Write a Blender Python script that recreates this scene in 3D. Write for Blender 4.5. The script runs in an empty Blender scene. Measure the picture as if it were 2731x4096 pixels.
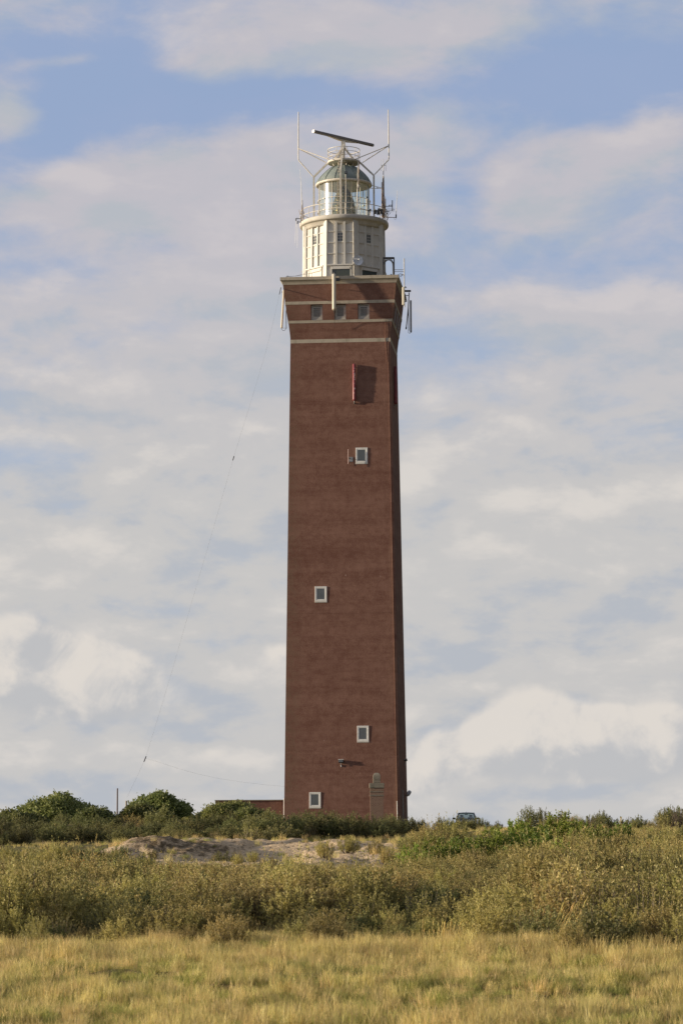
import bpy, bmesh, math, random
import numpy as np
from mathutils import Vector, Matrix, noise as mnoise

# ------------------------------------------------------------------ camera
F, YH, CZ, ROLL = 11021.0, 3310.0, 3.0, 0.0049       # focal length (source px), horizon row, eye height, roll
CX, TH, TD = 0.3243, -0.0884, 222.0                   # tower axis and turn
pit = math.atan((YH - 2048) / F)
cp, sp = math.cos(pit), math.sin(pit)
cr, sr = math.cos(ROLL), math.sin(ROLL)
scene = bpy.context.scene
C = scene.collection
r0, u0, f0 = Vector((1, 0, 0)), Vector((0, -sp, cp)), Vector((0, cp, sp))
rx, ux = cr * r0 - sr * u0, cr * u0 + sr * r0
cam_d = bpy.data.cameras.new('camera')
cam = bpy.data.objects.new('camera', cam_d)
C.objects.link(cam)
M = Matrix((rx, ux, -f0)).transposed().to_4x4()
M.translation = (0, 0, CZ)
cam.matrix_world = M
cam_d.sensor_fit = 'VERTICAL'
cam_d.sensor_height = 36.0
cam_d.sensor_width = 24.0
cam_d.lens = F / 4096 * 36
cam_d.clip_start = 0.5
cam_d.clip_end = 20000
cam_d.dof.use_dof = True
cam_d.dof.focus_distance = 216
cam_d.dof.aperture_fstop = 4.5
scene.camera = cam


def ray(px, py):
    X, Y = px - 1365.5, py - 2048
    X0, Y0 = X * cr - Y * sr, X * sr + Y * cr
    return Vector((X0, F * cp + Y0 * sp, F * sp - Y0 * cp))


def at(px, py, y):
    d = ray(px, py)
    return d * (y / d.y) + Vector((0, 0, CZ))


# ------------------------------------------------------------------ world
SUN_EL, SUN_AZ = math.radians(9.0), math.radians(4.5)  # height; turn behind the camera's left
S = Vector((-math.cos(SUN_AZ) * math.cos(SUN_EL), -math.sin(SUN_AZ) * math.cos(SUN_EL), math.sin(SUN_EL)))
SKY = 0.1
world = bpy.data.worlds.new('World')
scene.world = world
world.use_nodes = True


class NT:
    """small helper to write node trees"""
    def __init__(s, tree):
        s.t = tree
        tree.nodes.clear()

    def n(s, typ, **kw):
        nd = s.t.nodes.new(typ)
        for k, v in kw.items():
            if k.startswith('_'):
                setattr(nd, k[1:], v)
        return nd

    def link(s, a, b):
        s.t.links.new(a, b)

    def put(s, sock, v):
        if isinstance(v, bpy.types.NodeSocket):
            s.t.links.new(v, sock)
        else:
            sock.default_value = v

    def m(s, op, a, b=None, c=None, clamp=False):
        nd = s.t.nodes.new('ShaderNodeMath')
        nd.operation = op
        nd.use_clamp = clamp
        s.put(nd.inputs[0], a)
        if b is not None:
            s.put(nd.inputs[1], b)
        if c is not None:
            s.put(nd.inputs[2], c)
        return nd.outputs[0]

    def mix(s, f, a, b, mode='MIX'):
        nd = s.t.nodes.new('ShaderNodeMix')
        nd.data_type = 'RGBA'
        nd.blend_type = mode
        s.put(nd.inputs[0], f)
        s.put(nd.inputs[6], a if isinstance(a, bpy.types.NodeSocket) else (*a, 1))
        s.put(nd.inputs[7], b if isinstance(b, bpy.types.NodeSocket) else (*b, 1))
        return nd.outputs[2]

    def ss(s, x, lo, hi, a=0.0, b=1.0):
        nd = s.t.nodes.new('ShaderNodeMapRange')
        nd.interpolation_type = 'SMOOTHSTEP'
        s.put(nd.inputs[0], x)
        nd.inputs[1].default_value = lo
        nd.inputs[2].default_value = hi
        nd.inputs[3].default_value = a
        nd.inputs[4].default_value = b
        return nd.outputs[0]

    def noise(s, vec, scale, detail=4.0, rough=0.5, dist=0.0):
        nd = s.t.nodes.new('ShaderNodeTexNoise')
        if vec is not None:
            s.link(vec, nd.inputs['Vector'])
        nd.inputs['Scale'].default_value = scale
        nd.inputs['Detail'].default_value = detail
        nd.inputs['Roughness'].default_value = rough
        nd.inputs['Distortion'].default_value = dist
        return nd.outputs[0]

    def mapping(s, vec, scale=(1, 1, 1), loc=(0, 0, 0)):
        nd = s.t.nodes.new('ShaderNodeMapping')
        s.link(vec, nd.inputs[0])
        nd.inputs['Scale'].default_value = scale
        nd.inputs['Location'].default_value = loc
        return nd.outputs[0]


def build_world():
    w = NT(world.node_tree)
    out = w.n('ShaderNodeOutputWorld')
    bg = w.n('ShaderNodeBackground')
    sky = w.n('ShaderNodeTexSky')
    sky.sky_type = 'NISHITA'
    sky.sun_disc = False
    sky.sun_elevation = SUN_EL
    sky.sun_rotation = math.atan2(S.x, S.y)
    sky.air_density = 1.0
    sky.dust_density = 0.6
    sky.ozone_density = 2.0
    tc = w.n('ShaderNodeTexCoord')
    d = tc.outputs['Generated']
    sep = w.n('ShaderNodeSeparateXYZ')
    w.link(d, sep.inputs[0])
    y = w.m('MAXIMUM', sep.outputs[1], 0.06)
    u = w.m('DIVIDE', sep.outputs[0], y)
    v = w.m('DIVIDE', sep.outputs[2], y)
    warp = w.noise(d, 16, 4, 0.55)
    wu = w.m('MULTIPLY_ADD', w.m('SUBTRACT', warp, 0.5), 0.026, u)
    warp2 = w.noise(w.mapping(d, loc=(7, 3, 1)), 18, 4, 0.55)
    wv = w.m('MULTIPLY_ADD', w.m('SUBTRACT', warp2, 0.5), 0.016, v)

    def blob(x, yy, rx_, ry_, amp):
        r = ray(x * 1.7417, yy * 1.7417)
        a = w.m('MULTIPLY', w.m('SUBTRACT', wu, r.x / r.y), F / 1.7417 / rx_)
        b = w.m('MULTIPLY', w.m('SUBTRACT', wv, r.z / r.y), F / 1.7417 / ry_)
        d2 = w.m('MULTIPLY_ADD', a, a, w.m('MULTIPLY', b, b))
        return w.m('MULTIPLY', w.m('POWER', math.e, w.m('MULTIPLY', d2, -1.0)), amp)

    def total(lst, start):
        acc = start
        for l in lst:
            acc = w.m('ADD', acc, blob(*l))
        return acc
    st = w.mapping(d, scale=(1, 1, 2.1))
    fbm = w.noise(st, 13, 7, 0.56, 0.3)
    fine = w.noise(w.mapping(d, scale=(1, 1, 1.7), loc=(3, 1, 5)), 42, 6, 0.6)
    base = w.ss(v, 0.08, 0.26, 0.98, 0.56)
    bands = w.noise(w.mapping(d, scale=(1, 1, 2.3), loc=(9, 2, 4)), 24, 6, 0.55, 0.3)
    cover = total([
        (230, 110, 330, 70, -.42), (620, 225, 430, 48, -.40), (1260, 215, 250, 85, -.42), (1460, 165, 200, 55, -.3),
        (210, 255, 190, 75, -.34), (60, 365, 120, 60, -.3), (1060, 430, 75, 95, -.3), (110, 620, 170, 36, -.22),
        (360, 755, 110, 36, -.28), (120, 1045, 220, 45, -.25), (330, 1390, 140, 46, -.22), (1340, 650, 120, 50, -.2),
        (1450, 1010, 200, 45, -.16), (1130, 640, 110, 45, -.16), (700, 900, 140, 30, -.12),
        (480, 120, 170, 55, .30), (950, 60, 520, 70, .30), (700, 150, 260, 40, .22), (10, 265, 70, 70, .5),
        (450, 420, 350, 120, .42), (1440, 345, 190, 80, .42), (990, 290, 110, 90, .30), (115, 140, 90, 16, .25),
        (200, 470, 250, 80, .3), (1250, 470, 260, 100, .25)], base)
    cover = w.m('ADD', cover, w.m('MULTIPLY', w.m('SUBTRACT', fbm, 0.5), 1.3))
    cover = w.m('ADD', cover, w.m('MULTIPLY', w.m('SUBTRACT', fine, 0.5), 0.28))
    cover = w.m('ADD', cover, w.m('MULTIPLY', w.m('SUBTRACT', bands, 0.5), 0.85))
    mask = w.ss(cover, 0.24, 0.84, 0.10, 1.0)
    lit = total([
        (230, 830, 200, 60, .22), (610, 1510, 100, 40, .2), (480, 1745, 160, 24, .26), (640, 1740, 110, 24, .22), (1500, 1500, 100, 40, .22),
        (40, 1740, 160, 40, .12), (1230, 1510, 320, 45, -.14), (300, 1640, 300, 45, -.22), (1200, 1815, 420, 26, -.16),
        (200, 1800, 400, 26, -.14), (100, 930, 250, 60, -.06), (430, 1600, 160, 60, -.2), (1250, 1180, 400, 120, .06), (950, 760, 200, 60, .08)],
        w.ss(v, 0.05, 0.27, 0.52, 0.44))
    lit = w.m('ADD', lit, w.m('MULTIPLY', w.m('SUBTRACT', w.noise(w.mapping(d, scale=(1, 1, 2.4), loc=(1, 8, 2)), 20, 6, 0.52), 0.5), 0.62))
    lit = w.m('ADD', lit, w.m('MULTIPLY', w.m('SUBTRACT', fine, 0.5), 0.34))
    # relief: the side of a cloud turned to the light, up and to the left, is brighter than its underside
    fbm_s = w.noise(w.mapping(d, scale=(1, 1, 2.1), loc=(-0.010, 0, 0.030)), 13, 7, 0.56, 0.3)
    lit = w.m('ADD', lit, w.m('MULTIPLY', w.m('SUBTRACT', fbm, fbm_s), 1.5))
    band_s = w.noise(w.mapping(d, scale=(1, 1, 2.3), loc=(8.993, 2, 4.018)), 24, 6, 0.55, 0.3)
    lit = w.m('ADD', lit, w.m('MULTIPLY', w.m('SUBTRACT', bands, band_s), 1.3))
    # heaped clouds low over the horizon
    lump = w.noise(w.mapping(d, loc=(2, 4, 9)), 46, 6, 0.55, 0.4)
    HB = [(1215, 1616, 95, 58, .85), (1120, 1664, 80, 48, .75), (1330, 1668, 110, 50, .75), (1430, 1676, 90, 50, .6), (1545, 1646, 85, 42, .75),
          (1000, 1718, 75, 42, .7), (955, 1766, 70, 34, .7), (1270, 1712, 260, 46, .6), (1500, 1728, 130, 36, .5),
          (45, 1450, 110, 56, .8), (185, 1500, 125, 66, .9), (300, 1556, 115, 54, .8), (70, 1570, 190, 50, .7), (612, 1494, 62, 24, .7),
          (470, 1740, 70, 16, .6), (690, 1736, 60, 16, .6), (330, 1758, 50, 12, .5)]

    def heaps(du, dv):
        """upright lumps: steep above their centre, trailing off softly below it"""
        acc = 0.0
        uu, vv = w.m('ADD', wu, du), w.m('ADD', wv, dv)
        for x, yy, rx_, ry_, amp in HB:
            r = ray(x * 1.7417, yy * 1.7417)
            a = w.m('MULTIPLY', w.m('SUBTRACT', uu, r.x / r.y), F / 1.7417 / rx_)
            b = w.m('MULTIPLY', w.m('SUBTRACT', vv, r.z / r.y), F / 1.7417 / ry_)
            b = w.m('MAXIMUM', b, w.m('MULTIPLY', b, -0.5))
            d2 = w.m('MULTIPLY_ADD', a, a, w.m('MULTIPLY', b, b))
            acc = w.m('ADD', acc, w.m('MULTIPLY', w.m('POWER', math.e, w.m('MULTIPLY', d2, -1.0)), amp))
        return acc
    h0 = heaps(0.0, 0.0)
    rel = w.m('SUBTRACT', h0, heaps(-0.0042, 0.0042))
    heap = w.m('ADD', h0, w.m('MULTIPLY', w.m('SUBTRACT', lump, 0.5), 0.75))
    hmask = w.m('MULTIPLY', w.ss(heap, 0.32, 0.72), 0.92)
    lump_s = w.noise(w.mapping(d, loc=(1.994, 4, 9.007)), 46, 6, 0.55, 0.4)
    hshade = w.noise(w.mapping(d, scale=(1, 1, 1.3), loc=(2.2, 4, 9.15)), 26, 5, 0.55)
    hs = w.m('ADD', w.m('MULTIPLY', rel, 0.85), w.m('MULTIPLY', w.m('SUBTRACT', lump, lump_s), 3.4))
    hs = w.m('ADD', hs, w.m('MULTIPLY', w.m('SUBTRACT', hshade, 0.5), 1.9))
    hsh = w.ss(hs, -0.62, 0.60)
    k = 0.79 / SKY
    c1 = tuple(x * k for x in (0.470, 0.497, 0.545))
    c2 = w.mix(w.ss(v, 0.10, 0.24), tuple(x * k for x in (0.575, 0.565, 0.558)), tuple(x * k for x in (0.530, 0.515, 0.560)))
    c3 = w.mix(w.ss(v, 0.12, 0.22), tuple(x * k for x in (0.690, 0.655, 0.620)), tuple(x * k for x in (0.590, 0.560, 0.585)))
    cl = w.mix(w.ss(lit, 0.15, 0.55), c1, c2)
    cl = w.mix(w.ss(lit, 0.55, 1.0), cl, c3)
    blue = w.mix(0.92, sky.outputs[0], tuple(x * k for x in (0.285, 0.388, 0.615)))
    blue = w.mix(w.ss(v, 0.06, 0.27, 0.85, 0.05), blue, tuple(x * k for x in (0.455, 0.530, 0.640)))
    col = w.mix(mask, blue, cl)
    hcol = w.mix(hsh, tuple(x * k for x in (0.515, 0.520, 0.535)), tuple(x * k for x in (0.745, 0.695, 0.640)))
    col = w.mix(hmask, col, hcol)
    # the side of the sky turned away from the low sun is duller
    dull = w.m('MULTIPLY', w.ss(sep.outputs[0], 0.15, 0.62, 1.0, 0.27), w.ss(sep.outputs[0], -0.2, -0.8, 1.0, 1.12))
    dull = w.m('MULTIPLY', dull, w.ss(sep.outputs[1], -0.6, 0.3, 0.86, 1.0))
    col = w.mix(1.0, col, dull, 'MULTIPLY')
    w.link(col, bg.inputs[0])
    bg.inputs[1].default_value = SKY
    w.link(bg.outputs[0], out.inputs[0])


build_world()

# ------------------------------------------------------------------ sun, exposure
sd = bpy.data.lights.new('sun', 'SUN')
sd.energy = 5.0
sd.angle = math.radians(1.2)
sd.color = (1.0, 0.85, 0.65)
sun = bpy.data.objects.new('sun', sd)
sun.rotation_euler = S.to_track_quat('Z', 'Y').to_euler()
sun.location = S * 300
C.objects.link(sun)
scene.view_settings.view_transform = 'Standard'
scene.view_settings.look = 'None'
scene.view_settings.exposure = 0.34
scene.view_settings.gamma = 1.0
scene.view_settings.use_curve_mapping = False
scene.cycles.max_bounces = 6
scene.cycles.transparent_max_bounces = 16

rng = np.random.default_rng(7)
random.seed(7)


# ------------------------------------------------------------------ materials
def material(name):
    m = bpy.data.materials.new(name)
    m.use_nodes = True
    w = NT(m.node_tree)
    out = w.n('ShaderNodeOutputMaterial')
    return m, w, out


def plain(name, c1, c2=None, scale=3.0, rough=0.6, bump=0.0, metal=0.0, spec=0.5, fine=None):
    """two-tone noise paint"""
    m, w, out = material(name)
    b = w.n('ShaderNodeBsdfPrincipled')
    tc = w.n('ShaderNodeTexCoord').outputs['Object']
    nz = w.noise(tc, scale, 6, 0.6)
    c2 = c2 or tuple(x * 0.8 for x in c1)
    col = w.mix(w.ss(nz, 0.35, 0.68), c1, c2)
    w.link(col, b.inputs['Base Color'])
    b.inputs['Roughness'].default_value = rough
    b.inputs['Metallic'].default_value = metal
    b.inputs['Specular IOR Level'].default_value = spec
    if bump:
        bp = w.n('ShaderNodeBump')
        bp.inputs['Strength'].default_value = bump
        bp.inputs['Distance'].default_value = 0.02
        w.link(w.noise(tc, fine or scale * 6, 5, 0.6), bp.inputs['Height'])
        w.link(bp.outputs[0], b.inputs['Normal'])
    w.link(b.outputs[0], out.inputs[0])
    return m


def brick_paint():
    """the tower's red painted rough masonry: blotches, faint courses, rain streaks, small chips"""
    m, w, out = material('red_masonry')
    b = w.n('ShaderNodeBsdfPrincipled')
    tc = w.n('ShaderNodeTexCoord').outputs['Object']
    blot = w.noise(tc, 0.75, 5, 0.6, 0.4)
    mid = w.noise(tc, 2.4, 5, 0.65)
    grain = w.noise(tc, 15, 3, 0.7)
    courses = w.noise(w.mapping(tc, scale=(0.6, 0.6, 4.2)), 1.0, 5, 0.65)
    lift = w.noise(w.mapping(tc, scale=(0.10, 0.10, 1.5)), 1.0, 4, 0.6)
    streak = w.noise(w.mapping(tc, scale=(2.6, 2.6, 0.10)), 1.0, 4, 0.6)
    t = w.m('ADD', w.m('MULTIPLY', blot, 0.24), w.m('MULTIPLY', mid, 0.42))
    t = w.m('ADD', t, w.m('MULTIPLY', courses, 0.20))
    t = w.m('ADD', t, w.m('MULTIPLY', lift, 0.34))
    t = w.m('ADD', t, w.m('MULTIPLY', streak, 0.10))
    t = w.m('ADD', t, w.m('MULTIPLY', w.m('SUBTRACT', grain, 0.5), 0.55))
    col = w.mix(w.ss(t, 0.44, 0.86), (0.142, 0.063, 0.044), (0.250, 0.136, 0.099))
    sep = w.n('ShaderNodeSeparateXYZ')
    w.link(tc, sep.inputs[0])
    # green-grey weathering along the western corner and the rain side of the corners
    edge = w.m('MULTIPLY', w.ss(sep.outputs[0], -2.6, -4.6), w.ss(mid, 0.38, 0.62))
    col = w.mix(w.m('MULTIPLY', edge, 0.45), col, (0.115, 0.085, 0.050))
    edge2 = w.m('MULTIPLY', w.ss(sep.outputs[0], 3.4, 4.4), w.ss(streak, 0.42, 0.6))
    col = w.mix(w.m('MULTIPLY', edge2, 0.22), col, (0.36, 0.22, 0.13))
    # pale chips where the paint has come off
    vo = w.n('ShaderNodeTexVoronoi')
    w.link(w.mapping(tc, scale=(1, 1, 0.7)), vo.inputs['Vector'])
    vo.inputs['Scale'].default_value = 1.35
    chip = w.m('MULTIPLY', w.ss(vo.outputs['Distance'], 0.085, 0.03), w.ss(w.noise(tc, 0.55, 2), 0.55, 0.66))
    col = w.mix(w.m('MULTIPLY', chip, 0.6), col, (0.52, 0.40, 0.33))
    w.link(col, b.inputs['Base Color'])
    b.inputs['Roughness'].default_value = 0.88
    b.inputs['Specular IOR Level'].default_value = 0.25
    bp = w.n('ShaderNodeBump')
    bp.inputs['Strength'].default_value = 0.55
    bp.inputs['Distance'].default_value = 0.03
    w.link(w.noise(tc, 9, 5, 0.7), bp.inputs['Height'])
    w.link(bp.outputs[0], b.inputs['Normal'])
    w.link(b.outputs[0], out.inputs[0])
    return m


def stone_mat(name, c1, c2, c3):
    """weathered concrete with lichen stains"""
    m, w, out = material(name)
    b = w.n('ShaderNodeBsdfPrincipled')
    tc = w.n('ShaderNodeTexCoord').outputs['Object']
    col = w.mix(w.ss(w.noise(tc, 2.2, 5, 0.65), 0.35, 0.7), c1, c2)
    st = w.noise(w.mapping(tc, scale=(1.8, 1.8, 0.5)), 1.0, 5, 0.65)
    col = w.mix(w.m('MULTIPLY', w.ss(st, 0.48, 0.72), 0.75), col, c3)
    col = w.mix(0.35, col, w.mix(w.noise(tc, 22, 3, 0.7), (0.05, 0.05, 0.045), (0.6, 0.57, 0.5)))
    w.link(col, b.inputs['Base Color'])
    b.inputs['Roughness'].default_value = 0.9
    bp = w.n('ShaderNodeBump')
    bp.inputs['Strength'].default_value = 0.4
    bp.inputs['Distance'].default_value = 0.02
    w.link(w.noise(tc, 16, 4, 0.6), bp.inputs['Height'])
    w.link(bp.outputs[0], b.inputs['Normal'])
    w.link(b.outputs[0], out.inputs[0])
    return m


def clear_glass(name, tint, amount):
    m, w, out = material(name)
    tr = w.n('ShaderNodeBsdfTransparent')
    tr.inputs[0].default_value = (*tint, 1)
    gl = w.n('ShaderNodeBsdfGlossy')
    gl.inputs['Roughness'].default_value = 0.20
    gl.inputs[0].default_value = (0.95, 0.98, 0.95, 1)
    lw = w.n('ShaderNodeFresnel')
    lw.inputs[0].default_value = 1.5
    geo = w.n('ShaderNodeNewGeometry')
    fac = w.m('MULTIPLY_ADD', lw.outputs[0], 0.8, amount, clamp=True)
    fac = w.m('MULTIPLY', fac, w.m('MULTIPLY_ADD', geo.outputs['Backfacing'], -1.0, 1.0))
    mx = w.n('ShaderNodeMixShader')
    w.link(fac, mx.inputs[0])
    w.link(tr.outputs[0], mx.inputs[1])
    w.link(gl.outputs[0], mx.inputs[2])
    df = w.n('ShaderNodeBsdfDiffuse')
    df.inputs[0].default_value = (0.7, 0.72, 0.66, 1)
    m2 = w.n('ShaderNodeMixShader')
    m2.inputs[0].default_value = 0.10
    w.link(mx.outputs[0], m2.inputs[1])
    w.link(df.outputs[0], m2.inputs[2])
    w.link(m2.outputs[0], out.inputs[0])
    return m


def leaf_mat(name, c1, c2, c3, trans=0.25, gloss=0.35, seed_tone=0.35):
    """leaf colour varies from leaf to leaf and a little from plant to plant"""
    m, w, out = material(name)
    geo = w.n('ShaderNodeNewGeometry')
    oi = w.n('ShaderNodeObjectInfo')
    col = w.mix(w.ss(geo.outputs['Random Per Island'], 0.0, 1.0), c1, c2)
    pick = w.m('GREATER_THAN', w.m('FRACT', w.m('MULTIPLY', geo.outputs['Random Per Island'], 37.0)), 0.8)
    col = w.mix(pick, col, c3)
    tone = w.m('MULTIPLY_ADD', w.m('SUBTRACT', oi.outputs['Random'], 0.5), seed_tone * 2, 1.0)
    hsv = w.n('ShaderNodeHueSaturation')
    w.link(col, hsv.inputs['Color'])
    w.link(tone, hsv.inputs['Value'])
    w.link(w.m('MULTIPLY_ADD', w.m('SUBTRACT', w.m('FRACT', w.m('MULTIPLY', oi.outputs['Random'], 7.3)), 0.5), 0.035, 0.5), hsv.inputs['Hue'])
    b = w.n('ShaderNodeBsdfPrincipled')
    w.link(hsv.outputs[0], b.inputs['Base Color'])
    b.inputs['Roughness'].default_value = 0.55
    b.inputs['Specular IOR Level'].default_value = gloss
    t = w.n('ShaderNodeBsdfTranslucent')
    w.link(hsv.outputs[0], t.inputs[0])
    mx = w.n('ShaderNodeMixShader')
    mx.inputs[0].default_value = trans
    w.link(b.outputs[0], mx.inputs[1])
    w.link(t.outputs[0], mx.inputs[2])
    w.link(mx.outputs[0], out.inputs[0])
    return m


def pillar_brick():
    m, w, out = material('weathered_brick')
    b = w.n('ShaderNodeBsdfPrincipled')
    tc = w.n('ShaderNodeTexCoord').outputs['Object']
    sep = w.n('ShaderNodeSeparateXYZ')
    w.link(tc, sep.inputs[0])
    cb = w.n('ShaderNodeCombineXYZ')
    w.link(w.m('ADD', sep.outputs[0], w.m('MULTIPLY', sep.outputs[1], 1.0)), cb.inputs[0])
    w.link(sep.outputs[2], cb.inputs[1])
    br = w.n('ShaderNodeTexBrick')
    w.link(cb.outputs[0], br.inputs['Vector'])
    br.inputs['Scale'].default_value = 1.0
    br.inputs['Brick Width'].default_value = 0.21
    br.inputs['Row Height'].default_value = 0.088
    br.inputs['Mortar Size'].default_value = 0.012
    br.inputs['Color1'].default_value = (0.205, 0.105, 0.070, 1)
    br.inputs['Color2'].default_value = (0.285, 0.158, 0.110, 1)
    br.inputs['Mortar'].default_value = (0.34, 0.25, 0.175, 1)
    col = br.outputs[0]
    mossy = w.m('MULTIPLY', w.ss(sep.outputs[2], 3.0, 4.2), w.ss(w.noise(tc, 3.0, 5, 0.6), 0.3, 0.6))
    col = w.mix(w.m('MULTIPLY', mossy, 0.45), col, (0.185, 0.155, 0.070))
    w.link(col, b.inputs['Base Color'])
    b.inputs['Roughness'].default_value = 0.92
    bp = w.n('ShaderNodeBump')
    bp.inputs['Strength'].default_value = 0.7
    bp.inputs['Distance'].default_value = 0.015
    bp.invert = True
    w.link(br.outputs['Fac'], bp.inputs['Height'])
    w.link(bp.outputs[0], b.inputs['Normal'])
    w.link(b.outputs[0], out.inputs[0])
    return m


def ground_mat():
    m, w, out = material('dune_ground')
    b = w.n('ShaderNodeBsdfPrincipled')
    tc = w.n('ShaderNodeTexCoord').outputs['Object']
    a = w.n('ShaderNodeAttribute')
    a.attribute_name = 'sand'
    a2 = w.n('ShaderNodeAttribute')
    a2.attribute_name = 'crust'
    n1 = w.noise(tc, 0.35, 6, 0.65)
    n2 = w.noise(tc, 2.2, 6, 0.7)
    soil = w.mix(w.ss(n1, 0.38, 0.62), (0.190, 0.150, 0.062), (0.130, 0.115, 0.044))
    soil = w.mix(w.m('MULTIPLY', w.ss(n2, 0.45, 0.7), 0.6), soil, (0.235, 0.185, 0.090))
    sand = w.mix(w.ss(n2, 0.35, 0.7), (0.650, 0.490, 0.305), (0.520, 0.385, 0.235))
    sand = w.mix(w.m('MULTIPLY', w.ss(w.noise(w.mapping(tc, scale=(1, 0.45, 1)), 3.2, 6, 0.75), 0.49, 0.62), 0.8), sand, (0.150, 0.105, 0.062))
    crust = w.mix(w.ss(w.noise(w.mapping(tc, scale=(1, 0.35, 1)), 2.6, 6, 0.75), 0.42, 0.66), (0.110, 0.078, 0.040), (0.50, 0.37, 0.23))
    k = w.ss(w.m('ADD', a.outputs['Fac'], w.m('MULTIPLY', w.m('SUBTRACT', w.noise(tc, 0.9, 6, 0.7), 0.5), 0.9)), 0.40, 0.58)
    kc = w.ss(w.m('ADD', a2.outputs['Fac'], w.m('MULTIPLY', w.m('SUBTRACT', n2, 0.5), 0.9)), 0.35, 0.65)
    sand = w.mix(kc, sand, crust)
    col = w.mix(k, soil, sand)
    w.link(col, b.inputs['Base Color'])
    b.inputs['Roughness'].default_value = 0.95
    b.inputs['Specular IOR Level'].default_value = 0.1
    bp = w.n('ShaderNodeBump')
    bp.inputs['Strength'].default_value = 1.0
    bp.inputs['Distance'].default_value = 0.22
    w.link(w.noise(w.mapping(tc, scale=(1, 0.6, 1)), 1.9, 7, 0.7), bp.inputs['Height'])
    w.link(bp.outputs[0], b.inputs['Normal'])
    w.link(b.outputs[0], out.inputs[0])
    return m


MT = {
    'brick': brick_paint(),
    'stone': stone_mat('cream_stone', (0.56, 0.47, 0.35), (0.46, 0.385, 0.285), (0.25, 0.205, 0.135)),
    'white': plain('white_render', (0.66, 0.632, 0.565), (0.58, 0.55, 0.485), 1.3, 0.6, 0.15),
    'gallery': plain('gallery_concrete', (0.58, 0.54, 0.465), (0.47, 0.43, 0.36), 1.1, 0.75, 0.2),
    'frame': plain('white_frame', (0.80, 0.78, 0.74), (0.70, 0.68, 0.62), 4, 0.35),
    'greyframe': plain('grey_frame', (0.56, 0.53, 0.48), (0.46, 0.43, 0.38), 4, 0.5),
    'rail': plain('cream_steel', (0.72, 0.68, 0.59), (0.56, 0.50, 0.40), 5, 0.45),
    'steel': plain('grey_steel', (0.34, 0.34, 0.34), (0.24, 0.24, 0.24), 5, 0.45, metal=0.5),
    'dark': plain('dark_metal', (0.035, 0.036, 0.04), (0.06, 0.058, 0.055), 5, 0.5),
    'rust': plain('rusty_steel', (0.20, 0.105, 0.055), (0.42, 0.36, 0.28), 7, 0.7),
    'copper': plain('green_copper', (0.245, 0.275, 0.240), (0.150, 0.185, 0.165), 1.4, 0.55),
    'pane': plain('dark_pane', (0.110, 0.120, 0.122), (0.090, 0.098, 0.098), 0.8, 0.12, spec=0.6),
    'pane2': plain('green_pane', (0.030, 0.040, 0.030), (0.05, 0.055, 0.03), 0.8, 0.08, spec=0.8),
    'blind': plain('striped_pane', (0.150, 0.140, 0.128), (0.115, 0.108, 0.10), 0.8, 0.3),
    'radar_face': plain('radar_grey', (0.240, 0.225, 0.220), (0.205, 0.19, 0.185), 2, 0.5),
    'tube': plain('cream_plastic', (0.66, 0.60, 0.47), (0.60, 0.54, 0.41), 2, 0.45),
    'red': plain('red_plastic', (0.27, 0.058, 0.062), (0.22, 0.046, 0.05), 2, 0.4),
    'chip': plain('pale_patch', (0.62, 0.45, 0.42), (0.55, 0.4, 0.36), 4, 0.6),
    'lens': plain('lens_glass', (0.055, 0.070, 0.045), (0.10, 0.105, 0.06), 2.5, 0.12, spec=1.0),
    'brass': plain('brass', (0.34, 0.26, 0.12), (0.22, 0.17, 0.08), 3, 0.3, metal=0.8),
    'pillar': pillar_brick(),
    'pillarstone': stone_mat('pillar_stone', (0.30, 0.24, 0.15), (0.22, 0.175, 0.10), (0.12, 0.105, 0.05)),
    'wood': plain('brown_wood', (0.135, 0.070, 0.038), (0.085, 0.045, 0.026), 6, 0.85),
    'car': plain('car_paint', (0.022, 0.034, 0.038), (0.018, 0.028, 0.032), 2, 0.25, spec=0.6),
    'tyre': plain('rubber', (0.02, 0.02, 0.02), (0.03, 0.03, 0.03), 4, 0.8),
    'lampglass': plain('lamp_glass', (0.66, 0.68, 0.71), (0.58, 0.60, 0.63), 3, 0.2),
    'glass': clear_glass('lantern_glass', (0.93, 0.97, 0.93), 0.06),
    'carglass': clear_glass('car_glass', (0.55, 0.62, 0.61), 0.02),
    'wire': plain('wire_steel', (0.24, 0.24, 0.25), (0.18, 0.18, 0.19), 3, 0.5),
    'ground': ground_mat(),
    'olive': leaf_mat('buckthorn_leaf', (0.280, 0.240, 0.074), (0.405, 0.342, 0.118), (0.560, 0.458, 0.185), 0.4),
    'olivegreen': leaf_mat('grey_green_leaf', (0.140, 0.152, 0.052), (0.235, 0.232, 0.085), (0.340, 0.318, 0.130), 0.38),
    'ivy': leaf_mat('ivy_leaf', (0.120, 0.140, 0.040), (0.205, 0.225, 0.070), (0.280, 0.280, 0.105), 0.42, 0.4),
    'bright': leaf_mat('green_leaf', (0.165, 0.225, 0.030), (0.280, 0.340, 0.048), (0.400, 0.420, 0.110), 0.4, 0.5),
    'berry': leaf_mat('orange_berry', (0.42, 0.13, 0.02), (0.50, 0.17, 0.03), (0.38, 0.09, 0.02), 0.0, 0.5),
    'twig': plain('pale_twig', (0.26, 0.21, 0.15), (0.19, 0.15, 0.10), 8, 0.9),
    'bark': plain('bark', (0.085, 0.062, 0.042), (0.13, 0.10, 0.07), 8, 0.9),
    'straw': leaf_mat('dry_grass', (0.585, 0.468, 0.165), (0.735, 0.590, 0.240), (0.815, 0.675, 0.335), 0.45, 0.3, 0.25),
    'grass': leaf_mat('green_grass', (0.270, 0.285, 0.064), (0.415, 0.400, 0.104), (0.605, 0.525, 0.175), 0.45, 0.3, 0.3),
}


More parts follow.
